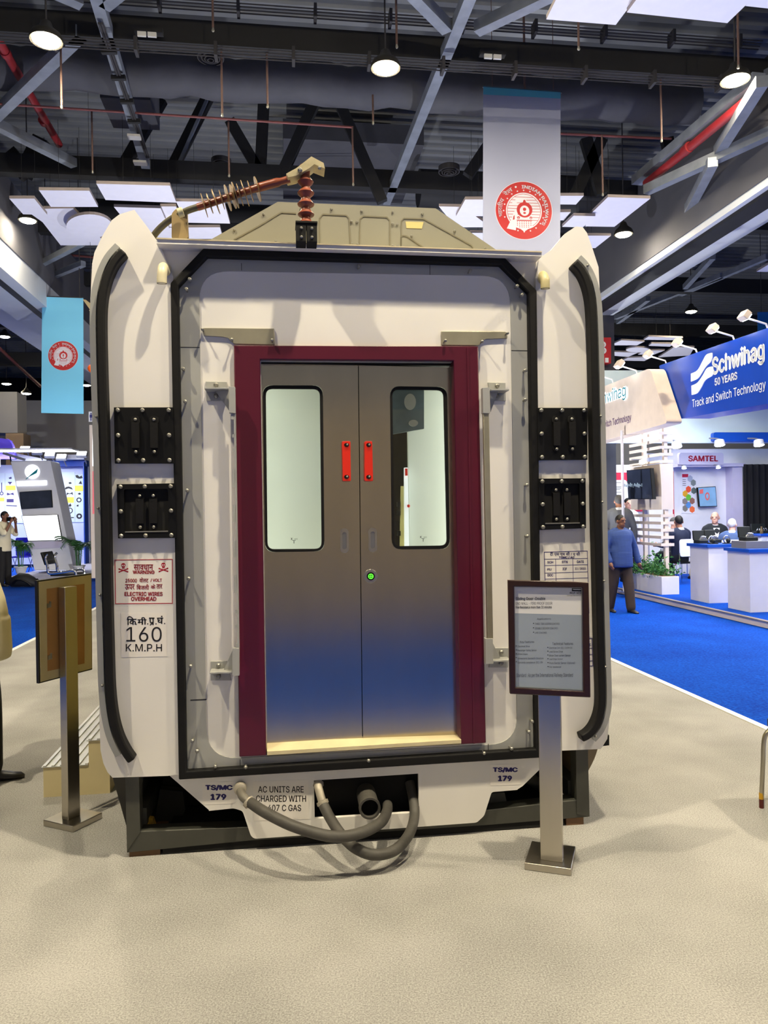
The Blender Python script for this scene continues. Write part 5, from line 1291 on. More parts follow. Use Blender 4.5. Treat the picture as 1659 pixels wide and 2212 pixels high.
# white chair of the seated man
def chair(c, yaw, label, seat_h=.46):
    R_ = Vector((math.cos(yaw), math.sin(yaw), 0)); F_ = Vector((-math.sin(yaw), math.cos(yaw), 0))
    F = Frame(c, R_, F_); root = thing('stall_chair', label, 'chair', c, 'white stall chairs')
    m = MB(F); m.prism(rrect(-.21, -.2, .21, .2, .05), seat_h - .03, seat_h); m.build('seat', BLACK, root, bevel=.008)
    m = MB(F); P = [(-.2, -.22, .0)]
    bk = Frame(F.w(0, -.21, seat_h + .12), R_, ZZ)
    m = MB(bk); m.prism(rrect(-.2, 0, .2, .36, .06), -.012, .012); m.build('backrest', STALL_WHITE, root, bevel=.006)
    for sx in (-.2, .2):
        for sy in (-.21, .19):
            m = MB(F); m.tube([(sx, sy, 0), (sx, sy, seat_h + (.2 if sy < 0 else -.02))], .011, 8); m.build('leg', CHROME, root)
    return root
# ================================================================ BANNERS
BANNER_WHITE = M('white_banner_cloth', (156, 162, 190), 0.7, var=0.02, vs=1)
BANNER_TEAL = M('teal_banner_band', (84, 172, 196), 0.7, var=0.03)
BANNER_BLUE = M('sky_blue_banner_cloth', (112, 192, 232), 0.7, var=0.02, vs=1)
EMB_RED = M('emblem_red', (170, 32, 36), 0.6, var=0.02)
EMB_WHITE = M('emblem_white', (200, 202, 216), 0.6, var=0.0)
def arc_bend(mb, s_, cx, cy, r, a0, a1, h, z, bold):
    vs, fs = glyphs(s_, bold); x0 = min(v[0] for v in vs); x1 = max(v[0] for v in vs)
    out = []
    for v in vs:
        a = math.radians(a0 + (a1 - a0) * (v[0] - x0) / (x1 - x0)); rr = r + v[1] * h / .73
        out.append((cx + rr * math.cos(a), cy + rr * math.sin(a), z))
    mb.add(out, fs)
def emblem(F, cx, cy, r, z, root, ky=1.0):
    G = Frame(F.w(cx, cy, z), F.R, F.U)
    m = MB(G); m.prism(ell(0, 0, 1.02 * r, 1.02 * r, 64), 0, .002); e = m.build('emblem_rim', EMB_WHITE, root)
    m = MB(G); m.prism(ell(0, 0, r, r, 64), .002, .004); m.build('emblem_disc', EMB_RED, e)
    m = MB(G); W_ = .004
    m.prism(ell(.0, -.02 * r, .64 * r, .64 * r, 48), W_, W_ + .002)
    arc_bend(m, 'INDIAN RAILWAYS', 0, 0, .77 * r, 95, -37, .155 * r, W_ + .002, .03)
    arc_bend(m, 'भारतीय', 0, 0, .78 * r, 196, 152, .15 * r, W_ + .002, .02); arc_bend(m, 'रेल', 0, 0, .78 * r, 142, 119, .15 * r, W_ + .002, .02)
    m.prism(ell(-.28 * r, .81 * r, .035 * r, .035 * r, 12), W_, W_ + .002)
    for i in range(20):
        a = math.radians(90 - 18 * i)
        if i in (13,): continue
        c = (.72 * r * math.cos(a), -.02 * r + .72 * r * math.sin(a))
        m.prism([(c[0] + (.036 if q % 2 == 0 else .016) * r * math.cos(math.radians(90 + 36 * q)), c[1] + (.036 if q % 2 == 0 else .016) * r * math.sin(math.radians(90 + 36 * q))) for q in range(10)], W_, W_ + .002)
    m.build('emblem_lettering', EMB_WHITE, e)
    m = MB(G); Z = W_ + .002; R_ = lambda pts: [(x * r, y * r - .02 * r) for x, y in pts]
    m.prism(ell(0, -.02 * r, .60 * r, .60 * r, 48), Z, Z + .001, [ell(0, -.02 * r, .585 * r, .585 * r, 48)])
    for y in (.48, .38, .28, .18, .08, -.02, -.12, -.22, -.32):
        hw = math.sqrt(max(.58 ** 2 - y * y, 0))
        m.prism(R_([(-hw, y - .008), (hw, y - .008), (hw, y + .008), (-hw, y + .008)]), Z, Z + .001)
    m.build('emblem_lines', EMB_RED, e)
    m = MB(G); Z2 = Z + .001
    m.prism(R_(curve_pts([(-.5, .18), (-.3, .38), (-.05, .46), (.08, .42), (.07, .26)], 4) + curve_pts([(-.02, .26), (-.12, .32), (-.3, .26), (-.5, .18)], 4)[:-1]), Z2, Z2 + .001)
    m.prism(R_([(-.14, -.26), (.26, -.26), (.26, -.1), (.3, .1), (.2, .24), (.02, .28), (-.16, .24), (-.26, .08), (-.14, -.1)]), Z2, Z2 + .001)
    m.prism(R_([(-.26, -.34), (.28, -.34), (.3, -.52), (0, -.72), (-.3, -.52)]), Z2, Z2 + .001)
    m.prism(R_(curve_pts([(-.12, .2), (-.34, -.02), (-.46, -.3), (-.62, -.62)], 4) + [(-.3, -.68), (-.28, -.5), (-.26, -.2)]), Z2, Z2 + .001)
    m.build('emblem_engine', EMB_WHITE, e)
    m = MB(G); Z3 = Z2 + .001
    m.prism(ell(.02 * r, .02 * r, .28 * r, .27 * r, 28), Z3, Z3 + .001, [ell(.02 * r, -.01 * r, .17 * r, .18 * r, 28)])
    m.prism(ell(.02 * r, .04 * r, .06 * r, .06 * r, 12), Z3, Z3 + .001); m.prism(ell(.02 * r, -.09 * r, .05 * r, .035 * r, 12), Z3, Z3 + .001); m.prism(ell(.02 * r, .3 * r, .05 * r, .07 * r, 12), Z3, Z3 + .001)
    for x in (-.2, .24): m.prism(ell(x * r, -.26 * r, .045 * r, .05 * r, 12), Z3, Z3 + .001, [ell(x * r, -.27 * r, .02 * r, .025 * r, 12)])
    m.prism(R_([(-.38, -.2), (-.34, -.14), (-.34, -.3), (-.4, -.32)]), Z3, Z3 + .001)
    for i in range(7):
        for j in range(4):
            x = -.24 + .08 * i; y = -.38 - .06 * j
            if abs(x) < .3 - .1 * max(0, j - 2): m.prism(R_([(x - .014, y - .014), (x + .014, y - .014), (x + .014, y + .014), (x - .014, y + .014)]), Z3, Z3 + .001)
    for y in (-.34,): m.prism(R_([(-.26, y - .008), (.28, y - .008), (.28, y + .008), (-.26, y + .008)]), Z3, Z3 + .001)
    m.build('emblem_details', EMB_RED, e)
F = Frame(at(1128, 400, 12.0), (math.cos(.10), math.sin(.10), 0), ZZ)
bn = thing('hanging_banner', 'tall white hanging banner with teal top band and round red emblem', 'banner', at(1128, 548, 12.0))
T = F.q([(1044, 186), (1211, 198), (1210, 580), (1043, 575)])
m = MB(F); m.prism(T, -.006, 0.0); cl = m.build('cloth', BANNER_WHITE, bn)
m = MB(F); m.prism(F.q([(1044, 186), (1211, 198), (1211, 213), (1044, 204)]), 0.0, .002); m.build('top_band', BANNER_TEAL, cl)
m = MB(F); a, b = F.px(1044, 187), F.px(1211, 199); m.tube([(a[0] - .01, a[1], -.01), (b[0] + .02, b[1], -.01)], .014, 8); m.build('top_rod', CONDUIT, bn)
for px in (1064, 1134, 1196):
    q = F.px(px, 192); m = MB(); p = F.w(q[0], q[1], -.01); m.tube([p, Vector((p.x, p.y, 10.39))], .006 if px != 1134 else .02, 6, local=False); m.build('hanger', DROP, bn)
q = F.px(1131.5, 455); r_ = (F.px(1192, 455)[0] - F.px(1071, 455)[0]) / 2
emblem(F, q[0], q[1], r_, .002, bn)
F = Frame(at(135, 768, 17.4), (math.cos(.05), math.sin(.05), 0), ZZ)
bn = thing('hanging_banner', 'sky blue hanging banner with round red emblem at left', 'banner', at(135, 893, 17.4))
m = MB(F); m.prism(F.q([(91, 640), (180, 643.5), (180.5, 894), (89, 892)]), -.006, 0.0); m.build('cloth', BANNER_BLUE, bn)
m = MB(F); a, b = F.px(91, 640), F.px(180, 643); m.tube([(a[0], a[1], -.01), (b[0], b[1], -.01)], .016, 8); m.build('top_rod', CONDUIT, bn)
for px in (100, 172):
    q = F.px(px, 642); m = MB(); p = F.w(q[0], q[1], -.01); m.tube([p, Vector((p.x, p.y, 10.39))], .01, 6, local=False); m.build('hanger', CONDUIT, bn)
q = F.px(136.5, 768.5); r_ = (F.px(169.5, 768)[0] - F.px(103.5, 768)[0]) / 2
emblem(F, q[0], q[1], r_ * .97, .002, bn)
F = facing((9.6, 19.5, 0)); bn = thing('hanging_banner', 'small blue banner peeping out above the blue sign at the right edge', 'banner', F.w(*F.px(1650, 740)))
m = MB(F); m.prism(bq(F, 1637, 674, 1690, 745), -.01, 0); m.build('cloth', M('mid_blue_banner_cloth', (20, 110, 180), .7), bn)
for px in (1645, 1680):
    q = F.px(px, 675); m = MB(); p = F.w(q[0], q[1], -.01); m.tube([p, Vector((p.x, p.y, 10.39))], .008, 6, local=False); m.build('hanger', CONDUIT, bn)
# number sign on the right column
F = facing((0, 17.85, 0))
ns = thing('number_sign', 'red hall number sign with white 8 hung on the grey column', 'sign', F.w(*F.px(1303, 785)))
m = MB(F); m.prism(bq(F, 1272, 729, 1320, 785), -.35, 0.0); m.build('board', M('red_sign_board', (196, 40, 46), .5), ns)
m = MB(F); txt_px(m, '8', 1282, 734, 1310, 768, 0, .08, .003); m.prism(bq(F, 1307, 773, 1314.5, 783), 0, .003); m.build('number', INK_WHITE, ns)
ns = thing('arrow_sign', 'small red arrow sign below the red number sign on the column', 'sign', F.w(*F.px(1310, 818)))
m = MB(F); m.prism(bq(F, 1290, 803, 1323, 820), -.3, 0.0); m.build('board', M('red_sign_board_b', (176, 40, 46), .5), ns)
m = MB(F); q = F.px(1315, 811); m.prism([(q[0] - .1, q[1] - .02), (q[0], q[1] - .02), (q[0], q[1] - .07), (q[0] + .08, q[1]), (q[0], q[1] + .07), (q[0], q[1] + .02), (q[0] - .1, q[1] + .02)], 0, .003); m.build('arrow', INK_WHITE, ns)

# ================================================================ LEFT SIDE: STALLS
LILAC = M('lilac_product_wall', (196, 204, 238), 0.6, var=0.03, vs=2)
PANEL_BLUE = M('light_blue_product_panel', (206, 220, 242), 0.6, var=0.02)
YELLOW = M('yellow_label', (226, 214, 80), 0.6, var=0.03)
FRAME_BLUE = M('blue_stall_frame', (24, 70, 170), 0.5, var=0.03)
PURPLE = M('purple_sign_panel', (104, 84, 226), 0.5, var=0.02, emit=0.25)
POT = M('white_pot', (222, 222, 226), 0.4, var=0.02)
PALM = M('palm_leaf', (52, 104, 46), 0.5, var=0.3, vs=15)
GLOW_SCREEN = M('bright_screen', (250, 252, 255), 0.3, emit=1.6, var=0)
P0 = facing((0, 20.7, 0)); P0.O = Vector((-9, 20.7, 0))
xa = P0.px(18, 1240)[0]; xb = P0.px(330, 1240)[0]
m = MB(P0); m.box(xa, xb, 0, .1, -7, 0); struct(m, 'platform_left', M('grey_lilac_platform', (170, 168, 184), .6))
PW = facing((0, 26.0, 0)); PW.O = Vector((-11, 26.0, 0))
m = MB(PW); a = PW.px(-60, 1005); b = PW.px(192, 1005); m.box(a[0], b[0], .1, a[1], -.1, 0); struct(m, 'wall_product', LILAC)
m = MB(PW); m.prism(bq(PW, 104, 996, 192, 1008), 0, .3); struct(m, 'wall_product_header', FRAME_BLUE)
m = MB(PW); a = PW.px(187, 1000); b = PW.px(193, 1240); m.box(a[0], b[0], .1, a[1], 0, .5); struct(m, 'trim_5', FRAME_BLUE)
m = MB(PW); m.prism(bq(PW, 149, 985, 192, 995), 0, .6); m.prism(PW.q([(38, 980), (112, 995), (112, 998), (38, 998)]), 0, .6); struct(m, 'wall_product_cornice', STALL_WHITE)
pp = thing('product_panel', 'light blue wall of product pictures right of the leaning kiosk', 'poster', PW.w(*PW.px(150, 1190)))
m = MB(PW); m.prism(bq(PW, 108, 1020, 162, 1128), .0, .02); m.prism(bq(PW, 163, 1025, 186, 1128), .0, .02); m.build('sheet', PANEL_BLUE, pp)
m = MB(PW)
for r_ in ((124, 1074, 160, 1086), (129, 1097, 141, 1110), (162, 1049, 186, 1061), (181, 1025, 186, 1036)): m.prism(bq(PW, *r_), .02, .024)
m.build('yellow_label', YELLOW, pp)
PIC = M('dark_picture', (26, 24, 30), .6, var=0)
def ringp(px, py, ro, ri):
    q = PW.px(px, py); k = 26 / FPX; mm = MB(PW); mm.prism(ell(q[0], q[1], ro * k, ro * k, 18), .02, .024, [ell(q[0], q[1], ri * k, ri * k, 18)]); mm.build('product_picture', PIC, pp)
ringp(151, 1103, 6.5, 4.6); ringp(171, 1080, 5.5, 3.2); ringp(171.5, 1115, 6, 2.6); ringp(133, 1116, 6, 4)
for pts in ([(138, 1058), (143, 1052), (149, 1051), (155, 1053), (158, 1058), (152, 1056), (148, 1055), (143, 1057)], [(144, 1070), (145, 1064), (151, 1066), (157, 1063), (158, 1070), (155, 1067), (148, 1067)], [(126, 1065), (132, 1065), (139, 1068), (139, 1071), (132, 1070), (126, 1067)],
            [(168, 1067), (172, 1064), (176, 1067), (172, 1069)], [(163, 1027), (168, 1026), (172, 1030), (177, 1027), (179, 1033), (174, 1034), (170, 1034), (165, 1032)], [(170, 1045), (175, 1038), (178, 1046)], [(131, 1043), (135, 1041), (138, 1045), (133, 1047)],
            [(148, 1043), (152, 1041), (156, 1044), (151, 1046)], [(130, 1092), (133, 1089), (137, 1092), (133, 1094)], [(148, 1093), (152, 1087), (155, 1092), (152, 1095)], [(143, 1117), (160, 1117), (160, 1119), (143, 1119)], [(166, 1091), (170, 1090), (170, 1094), (166, 1094)]):
    m = MB(PW); m.prism(PW.q(pts), .02, .024); m.build('product_picture', PIC, pp)
pp = thing('product_panel', 'lilac wall of product pictures behind the photographer, left of the kiosk', 'poster', PW.w(*PW.px(15, 1130)))
m = MB(PW); m.prism(bq(PW, -30, 1022, 11, 1130), .0, .02); m.prism(bq(PW, 12, 1022, 60, 1130), .0, .02); m.build('sheet', PANEL_BLUE, pp)
m = MB(PW)
for r_ in ((13, 1049, 34, 1059), (-10, 1075, 10, 1083)): m.prism(bq(PW, *r_), .02, .024)
m.build('yellow_label', YELLOW, pp)
PIC = M('violet_picture', (60, 50, 110), .6); ringp(4, 1066, 4, 2.2)
for pts in ([(19, 1032), (25, 1030), (26, 1034), (21, 1035)], [(17, 1041), (27, 1041), (22, 1047)], [(15, 1069), (16, 1064), (22, 1067), (29, 1064), (31, 1070), (24, 1068), (17, 1070)], [(15, 1078), (30, 1078), (30, 1085), (15, 1085)], [(14, 1091), (37, 1092), (37, 1094), (14, 1093)], [(18, 1118), (22, 1115), (26, 1119), (20, 1121)], [(3, 1043), (5, 1042), (5, 1062), (3, 1062)]):
    m = MB(PW); m.prism(PW.q(pts), .02, .024); m.build('product_picture', PIC, pp)
# leaning kiosk
KF = facing((0, 21.8, 0)); KF.O = Vector((-9, 21.8, 0))
kk = thing('leaning_kiosk', 'tall white kiosk leaning left with glowing round logo, left of the coach', 'kiosk', KF.w(*KF.px(115, 1233)))
m = MB(KF); m.prism(KF.q([(23, 996), (109, 995), (159, 1231), (74, 1232)]), -.9, 0.0); m.build('body', STALL_WHITE, kk, bevel=.02)
m = MB(KF); m.prism(KF.q([(61, 1170), (139, 1169), (142, 1183), (64, 1185)]), 0.0, .05); m.build('ledge', LAV, kk)
m = MB(KF); q = KF.px(70, 1019); m.prism(ell(q[0], q[1], .2, .2, 28), 0, .02); m.prism(KF.q([(36, 1040), (101, 1038), (101, 1048), (37, 1050)]), 0, .03); m.build('glowing_logo', GLOW_SCREEN, kk)
m = MB(KF); m.prism(KF.q(curve_pts([(56, 1035), (66, 1026), (74, 1019), (83, 1012)], 3) + curve_pts([(80, 1022), (72, 1026), (64, 1030), (57, 1036)], 3)), .02, .03); m.build('logo_swoosh', INK_TEAL, kk)
wall_tv(KF, [(42, 1062.7), (110.7, 1058.6), (113.5, 1096), (45.5, 1100)], 'black switched off screen on the leaning kiosk', SCREEN_DARK, .06, .02)
wall_tv(KF, [(46, 1114), (124.5, 1111.5), (134.3, 1167), (60.2, 1168.5)], 'bright white screen on the leaning kiosk, below the black one', GLOW_SCREEN, .07, .015)
p = KF.w(*KF.px(24, 990), .3); root = thing('kiosk_lamp', 'dark angled lamp head on top of the leaning kiosk', 'lamp', p)
m = MB(); m.bar(at(8, 979, 21.5), at(53, 993, 21.6), .16, .07); m.build('head', GREY_BOX, root)
m = MB(); m.tube([at(22, 985, 21.5), at(24, 998, 21.7)], .02, 6, local=False); m.build('arm', BLACK, root)
# purple sign, bright strip
sgn = thing('purple_sign', 'purple rounded sign panel at the left edge above the stalls', 'sign', PW.w(*PW.px(5, 990), 1.0))
m = MB(PW); m.prism(rquad(PW.q([(-60, 993), (38, 992), (30, 955), (18, 948), (-60, 948)], 1.0), [.05, .05, .2, .2, .05]), 1.0, 1.2); m.build('panel', PURPLE, sgn)
m = MB(PW); m.prism(bq(PW, -60, 994, 22, 1012), .9, 1.1); m.build('light_strip', GLOW_SCREEN, sgn)
for px, py, lb in ((54, 969, 'first bright floodlight on the left stall, from the left edge'), (81, 974, 'second bright floodlight on the left stall'), (108, 981, 'third bright floodlight on the left stall, below the blue banner'), (133, 986, 'fourth bright floodlight on the left stall'), (177, 980, 'bright floodlight alone at the right end of the left stall')):
    p = at(px, py, 25.0); root = thing('stall_floodlight', lb, 'floodlight', p, 'floodlights on the left stall')
    F = Frame(p, HU, (ZZ * .5 - HV * -.8)); F = Frame(p, HU, (ZZ + HV * .9))
    m = MB(F); m.box(-.17, .15, -.1, .12, -.1, 0); m.build('housing', GREY_BOX, root)
    m = MB(F); m.box(-.15, .13, -.07, .09, .002, .012); m.build('lens', FLOOD, root)
    m = MB(); m.tube([p - ZZ * .02 + HV * .1, Vector((p.x, p.y + .38, p.z - .3))], .02, 6, local=False); m.build('arm', GREY_BOX, root)
# potted palms
def palm(px, py, Y, label, n=15, R=.75):
    b = at(px, py, Y); b.z = .1; root = thing('potted_palm', label, 'potted palm', b, 'potted palms by the left stall')
    m = MB(); m.lathe([(.1, 0), (.16, .2), (.18, .21), (.18, .24), (.15, .24), (.13, .2)], b, ZZ, 20); m.build('pot', POT, root)
    m = MB()
    for i in range(7): a = i * .9; m.tube([b + ZZ * .2 + Vector((.05 * math.cos(a), .05 * math.sin(a), 0)), b + ZZ * .75 + Vector((.09 * math.cos(a), .09 * math.sin(a), 0))], .012, 6, local=False)
    m.build('stem', LEAF_A, root)
    for i in range(n):
        a = i * 2.4; up = .75 + .35 * ((i * 7) % 5) / 5; P = []
        for t in range(9):
            s_ = t / 8; P.append(b + Vector((math.cos(a) * R * s_ * .8, math.sin(a) * R * s_ * .8, .65 + up * s_ - 1.05 * s_ * s_ * (.6 + .1 * (i % 4)))))
        m = MB(); m.tube(P, .006, 5, local=False)
        for t in range(1, 9):
            d = (P[t] - P[t - 1]).normalized(); sd = d.cross(ZZ).normalized(); L = .26 * (1 - abs(t / 8 - .45))
            for sg in (1, -1):
                for f_ in (0, .5):
                    c = P[t - 1].lerp(P[t], f_); e = c + (sd * sg + d * .8).normalized() * L - ZZ * .05
                    m.addw([c, c + d * .02, e, c + d * .035 + ZZ * .004], [(0, 1, 2), (0, 2, 3)])
        m.build('frond', PALM, root, smooth=0)
palm(170, 1226, 21.2, 'potted palm in white pot right of the leaning kiosk')
palm(45, 1229, 21.1, 'potted palm behind the photographer, left of the kiosk', 12, .42)
# light box pillar and toilet sign
LF = facing((0, 19.6, 0)); LF.O = Vector((-8, 19.6, 0))
lb = thing('light_box_pillar', 'white light box pillar showing just left of the coach edge', 'light box', LF.w(*LF.px(205, 1240)))
a, b = LF.px(193, 918), LF.px(240, 1240)
m = MB(LF); m.box(a[0], b[0], .1, a[1], -.3, 0); m.build('frame', STALL_CREAM, lb)
m = MB(LF); m.prism(bq(LF, 200, 926, 232, 1007), 0, .01); m.build('white_panel', GLOW_SCREEN, lb)
m = MB(LF); m.prism(bq(LF, 200, 1018, 232, 1110), 0, .01); m.build('pink_panel', M('pink_panel', (236, 120, 130), .4, emit=.3), lb)
ts = thing('toilet_sign', 'small white sign with dark blue man pictogram left of the coach', 'sign', LF.w(*LF.px(203, 916)))
m = MB(LF); m.prism(bq(LF, 191.5, 889, 222, 911), -.03, 0); m.build('board', STALL_WHITE, ts)
m = MB(LF); q = LF.px(196.5, 893.5); m.prism(ell(q[0], q[1], .018, .02, 10), 0, .003); m.prism(bq(LF, 193.6, 895.5, 199.4, 902), 0, .003); m.prism(bq(LF, 194.8, 902, 196.2, 909), 0, .003); m.prism(bq(LF, 196.8, 902, 198.2, 909), 0, .003); m.build('pictogram', M('pictogram_blue', (48, 48, 120), .5), ts)
m = MB(LF); a = LF.px(210, 912); m.box(a[0] - .02, a[0] + .02, LF.px(210, 919)[1], a[1], -.03, -.005); m.build('bracket', GREY_BOX, ts)
p = at(199, 796, 15.0); root = thing('orange_balloon', 'orange ball peeping out from behind the left coach edge', 'balloon', p)
m = MB(); m.ball(p, .085, 18, 12); m.build('ball', M('orange_ball', (244, 104, 30), .4), root)
m = MB(); m.tube([p + ZZ * .08, Vector((p.x, p.y, 10.39))], .004, 5, local=False); m.build('string', CONDUIT, root)
# bar stool behind the left stand
b = at(104, 1240, 12.0); sz = b.z; b.z = -.006
bs = thing('bar_stool', 'chrome bar stool with black backrest behind the left stand', 'bar stool', b)
m = MB(); m.lathe([(.2, 0), (.2, .012), (.05, .03), (.03, .06), (.03, sz - .05)], b + Vector((.2, 0, 0)), ZZ, 28); m.build('pedestal', CHROME, bs)
pts = [at(103, 1197, 12), at(98, 1205, 12), at(103, 1225, 12), at(104, 1236, 12), at(112, 1239, 12), at(140, 1236, 12), at(156, 1233, 12), at(163, 1236, 12), at(164, 1243, 12)]
for dy in (0, .34):
    m = MB(); m.tube(curve_pts([tuple(p + Vector((0, dy, 0))) for p in pts], 4), .02, 12, local=False); m.build('side_tube', CHROME, bs)
m = MB(); a = at(87, 1194, 12); c = at(99, 1221, 12); m.loft([[a + Vector((0, -.01, 0)), a + Vector((.03, -.01, .01)), c + Vector((.02, -.01, .02)), c + Vector((-.02, -.01, 0))], [p + Vector((0, .37, 0)) for p in (a, a + Vector((.03, 0, .01)), c + Vector((.02, 0, .02)), c + Vector((-.02, 0, 0)))]]); m.build('backrest', BLACK, bs, bevel=.006)
m = MB(); a = at(108, 1241, 12); m.box(a.x, a.x + .4, a.y, a.y + .34, a.z - .03, a.z + .01); m.build('seat', BLACK, bs, bevel=.01)
# backpack on the blue floor
b = on_z(54, 1268, -.006)
bp = thing('backpack', 'black backpack lying on the blue carpet beside the photographer', 'backpack', b)
m = MB(); rr = []
for x, w_, h in ((-.34, .05, .1), (-.3, .14, .24), (-.12, .2, .34), (.06, .2, .32), (.2, .17, .24), (.3, .1, .16), (.33, .03, .08)):
    rr.append([b + Vector((x, w_ * math.cos(t), .01 + h * (.5 + .5 * math.sin(t)))) for t in [2 * math.pi * j / 16 for j in range(16)]])
m.loft(rr); m.build('bag', M('black_nylon', (22, 22, 24), .7, var=.2, bump=.3, bs=8), bp, smooth=80)
m = MB(); m.tube(curve_pts([tuple(b + Vector(v)) for v in ((-.2, -.2, .1), (-.05, -.26, .2), (.12, -.25, .16), (.24, -.2, .05))], 5), .022, 8, local=False); m.build('strap', BLACK, bp)
m = MB(); m.tube(curve_pts([tuple(b + Vector(v)) for v in ((.28, -.02, .17), (.33, -.05, .2), (.36, -.02, .13))], 5), .012, 8, local=False); m.build('handle', BLACK, bp)
# folding chair with blue cover
c = at(52, 1226, 22.6); c.z = .1
fc = thing('folding_chair', 'blue folding chair left of the leaning kiosk', 'chair', c)
m = MB(Frame(c + ZZ * .45, HU, ZZ)); m.prism(rrect(-.22, 0, .22, .55, .05), -.01, .02); m.build('backrest', M('blue_chair_cloth', (52, 40, 220), .6), fc)
m = MB(Frame(c + ZZ * .42 - HV * .2, HU, HV)); m.prism(rrect(-.22, -.2, .22, .2, .04), 0, .04); m.build('seat', M('blue_chair_seat', (52, 40, 220), .6), fc)
for s in (-1, 1):
    for q in (1, -1):
        m = MB(); m.tube([c + HU * s * .22 + HV * .2 * q - HV * .1, c + HU * s * (.22) - HV * .2 * q - HV * .1 + ZZ * .44], .012, 6, local=False); m.build('leg', SILVER, fc)
# light panels added to brighten the stalls, spot lamps added behind coach and stalls
def light_panel(c, su, sv, label, power):
    root = thing('added_light_panel', label, 'light panel', c, 'flat light panels added to brighten the stalls')
    u, v = c.dot(HU), c.dot(HV); m = MB(HF); m.box(u - su, u + su, v - sv, v + sv, c.z + .01, c.z + .06); m.build('tray', STALL_WHITE, root)
    m = MB(HF); m.box(u - su + .03, u + su - .03, v - sv + .03, v + sv - .03, c.z, c.z + .009); m.build('diffuser', M('panel_light_%d' % int(c.y * 10), (244, 248, 255), .4, emit=power, var=0), root)
light_panel(hall(UP + 2.0, 12.5, 4.0), .5, 1.6, 'added flat light panel hidden behind the blue sign', 34.0)
light_panel(hall(UP + 3.4, 8.6, 3.9), 1.5, .8, 'added flat light panel over the stall front, out of frame', 16.0)
light_panel(hall(UP + 1.6, 15.1, 4.0), .6, .8, 'added flat light panel hidden behind the cream sign', 16.0)
light_panel(hall(UP + 2.9, 17.9, 3.9), 1.2, .3, 'added flat light panel in front of the lavender header', 36.0)
light_panel(Vector((-12.4, 23.9, 3.8)), 2.6, .4, 'added flat light panel over the product wall', 30.0)
def uplight(c, power, label, ang=150, aim=(0, 0, 1)):  # unseen spot lamp, added to brighten what it points at
    root = thing('added_spot', label, 'uplight', c, 'spot lamps added out of sight')
    m = MB(); m.lathe([(.14, 0), (.14, .03), (.05, .05), (.12, .12), (.13, .3), (.11, .3), (.1, .2)], c, ZZ, 20); m.build('can', BLACK, root)
    l = bpy.data.lights.new('added_spot_beam', 'SPOT'); l.energy = power; l.spot_size = math.radians(ang); l.spot_blend = .6; l.shadow_soft_size = .1; l.color = (.93, .95, 1.0)
    o = bpy.data.objects.new('added_spot_beam', l); COL.objects.link(o); o.parent = root; o.location = (0, 0, .32)
    o.rotation_euler = Vector((0, 0, -1)).rotation_difference(Vector(aim)).to_euler()
uplight(Vector((-2.6, 12.0, 0)), 1150, 'added unseen uplight behind the coach, left one')
uplight(Vector((2.0, 14.6, 0)), 1100, 'added unseen uplight behind the coach, right one')
uplight(Vector((1.85, 7.0, 0)), 700, 'added unseen uplight right behind the coach body', 60, (.3, -.06, 1))
uplight(Vector((-1.4, 8.2, 0)), 3600, 'added unseen spot behind the coach brightening the leaning kiosk', 34, (-8.0, 12.8, 1.7))  # added spot aimed sideways to whiten the kiosk front
uplight(Vector((6.4, 24.5, 0)), 1500, 'added unseen uplight behind the right stalls', 150, (.3, 0, 1))
# ================================================================ PEOPLE
SKIN_D = M('brown_skin', (120, 78, 58), 0.5, var=0.06, vs=14)
SKIN_M = M('tan_skin', (168, 116, 88), 0.5, var=0.06, vs=14)
SKIN_L = M('light_skin', (222, 168, 146), 0.5, var=0.06, vs=14)
HAIR_B = M('black_hair', (18, 15, 14), 0.6, var=0.2, vs=40)
HAIR_G = M('grey_hair', (92, 90, 88), 0.7, var=0.25, vs=40)
HAIR_W = M('white_hair', (206, 204, 200), 0.7, var=0.15, vs=40)
CH_SHIRT = M('cream_shirt', (222, 212, 182), 0.8, var=0.06, vs=4)
BLUE_SHIRT = M('blue_striped_shirt', (44, 70, 132), 0.8, var=0.14, vs=30, stretch=(0.2, 0.2, 3))
GREY_JACKET = M('grey_jacket', (104, 108, 116), 0.85, var=0.1)
BLACK_SUIT = M('black_suit', (28, 32, 38), 0.85, var=0.1)
BLUE_SUIT = M('slate_blue_suit', (62, 84, 128), 0.85, var=0.1)
WHITE_SHIRT = M('white_shirt', (232, 232, 234), 0.8, var=0.03)
DARK_TROUSERS = M('black_trousers', (24, 22, 22), 0.85, var=0.12)
BROWN_TROUSERS = M('dark_brown_trousers', (58, 46, 40), 0.85, var=0.12)
SHOE = M('black_shoe_leather', (34, 30, 30), 0.4, var=0.1)
EYE_W = M('eye_dark', (22, 16, 14), 0.3, var=0)
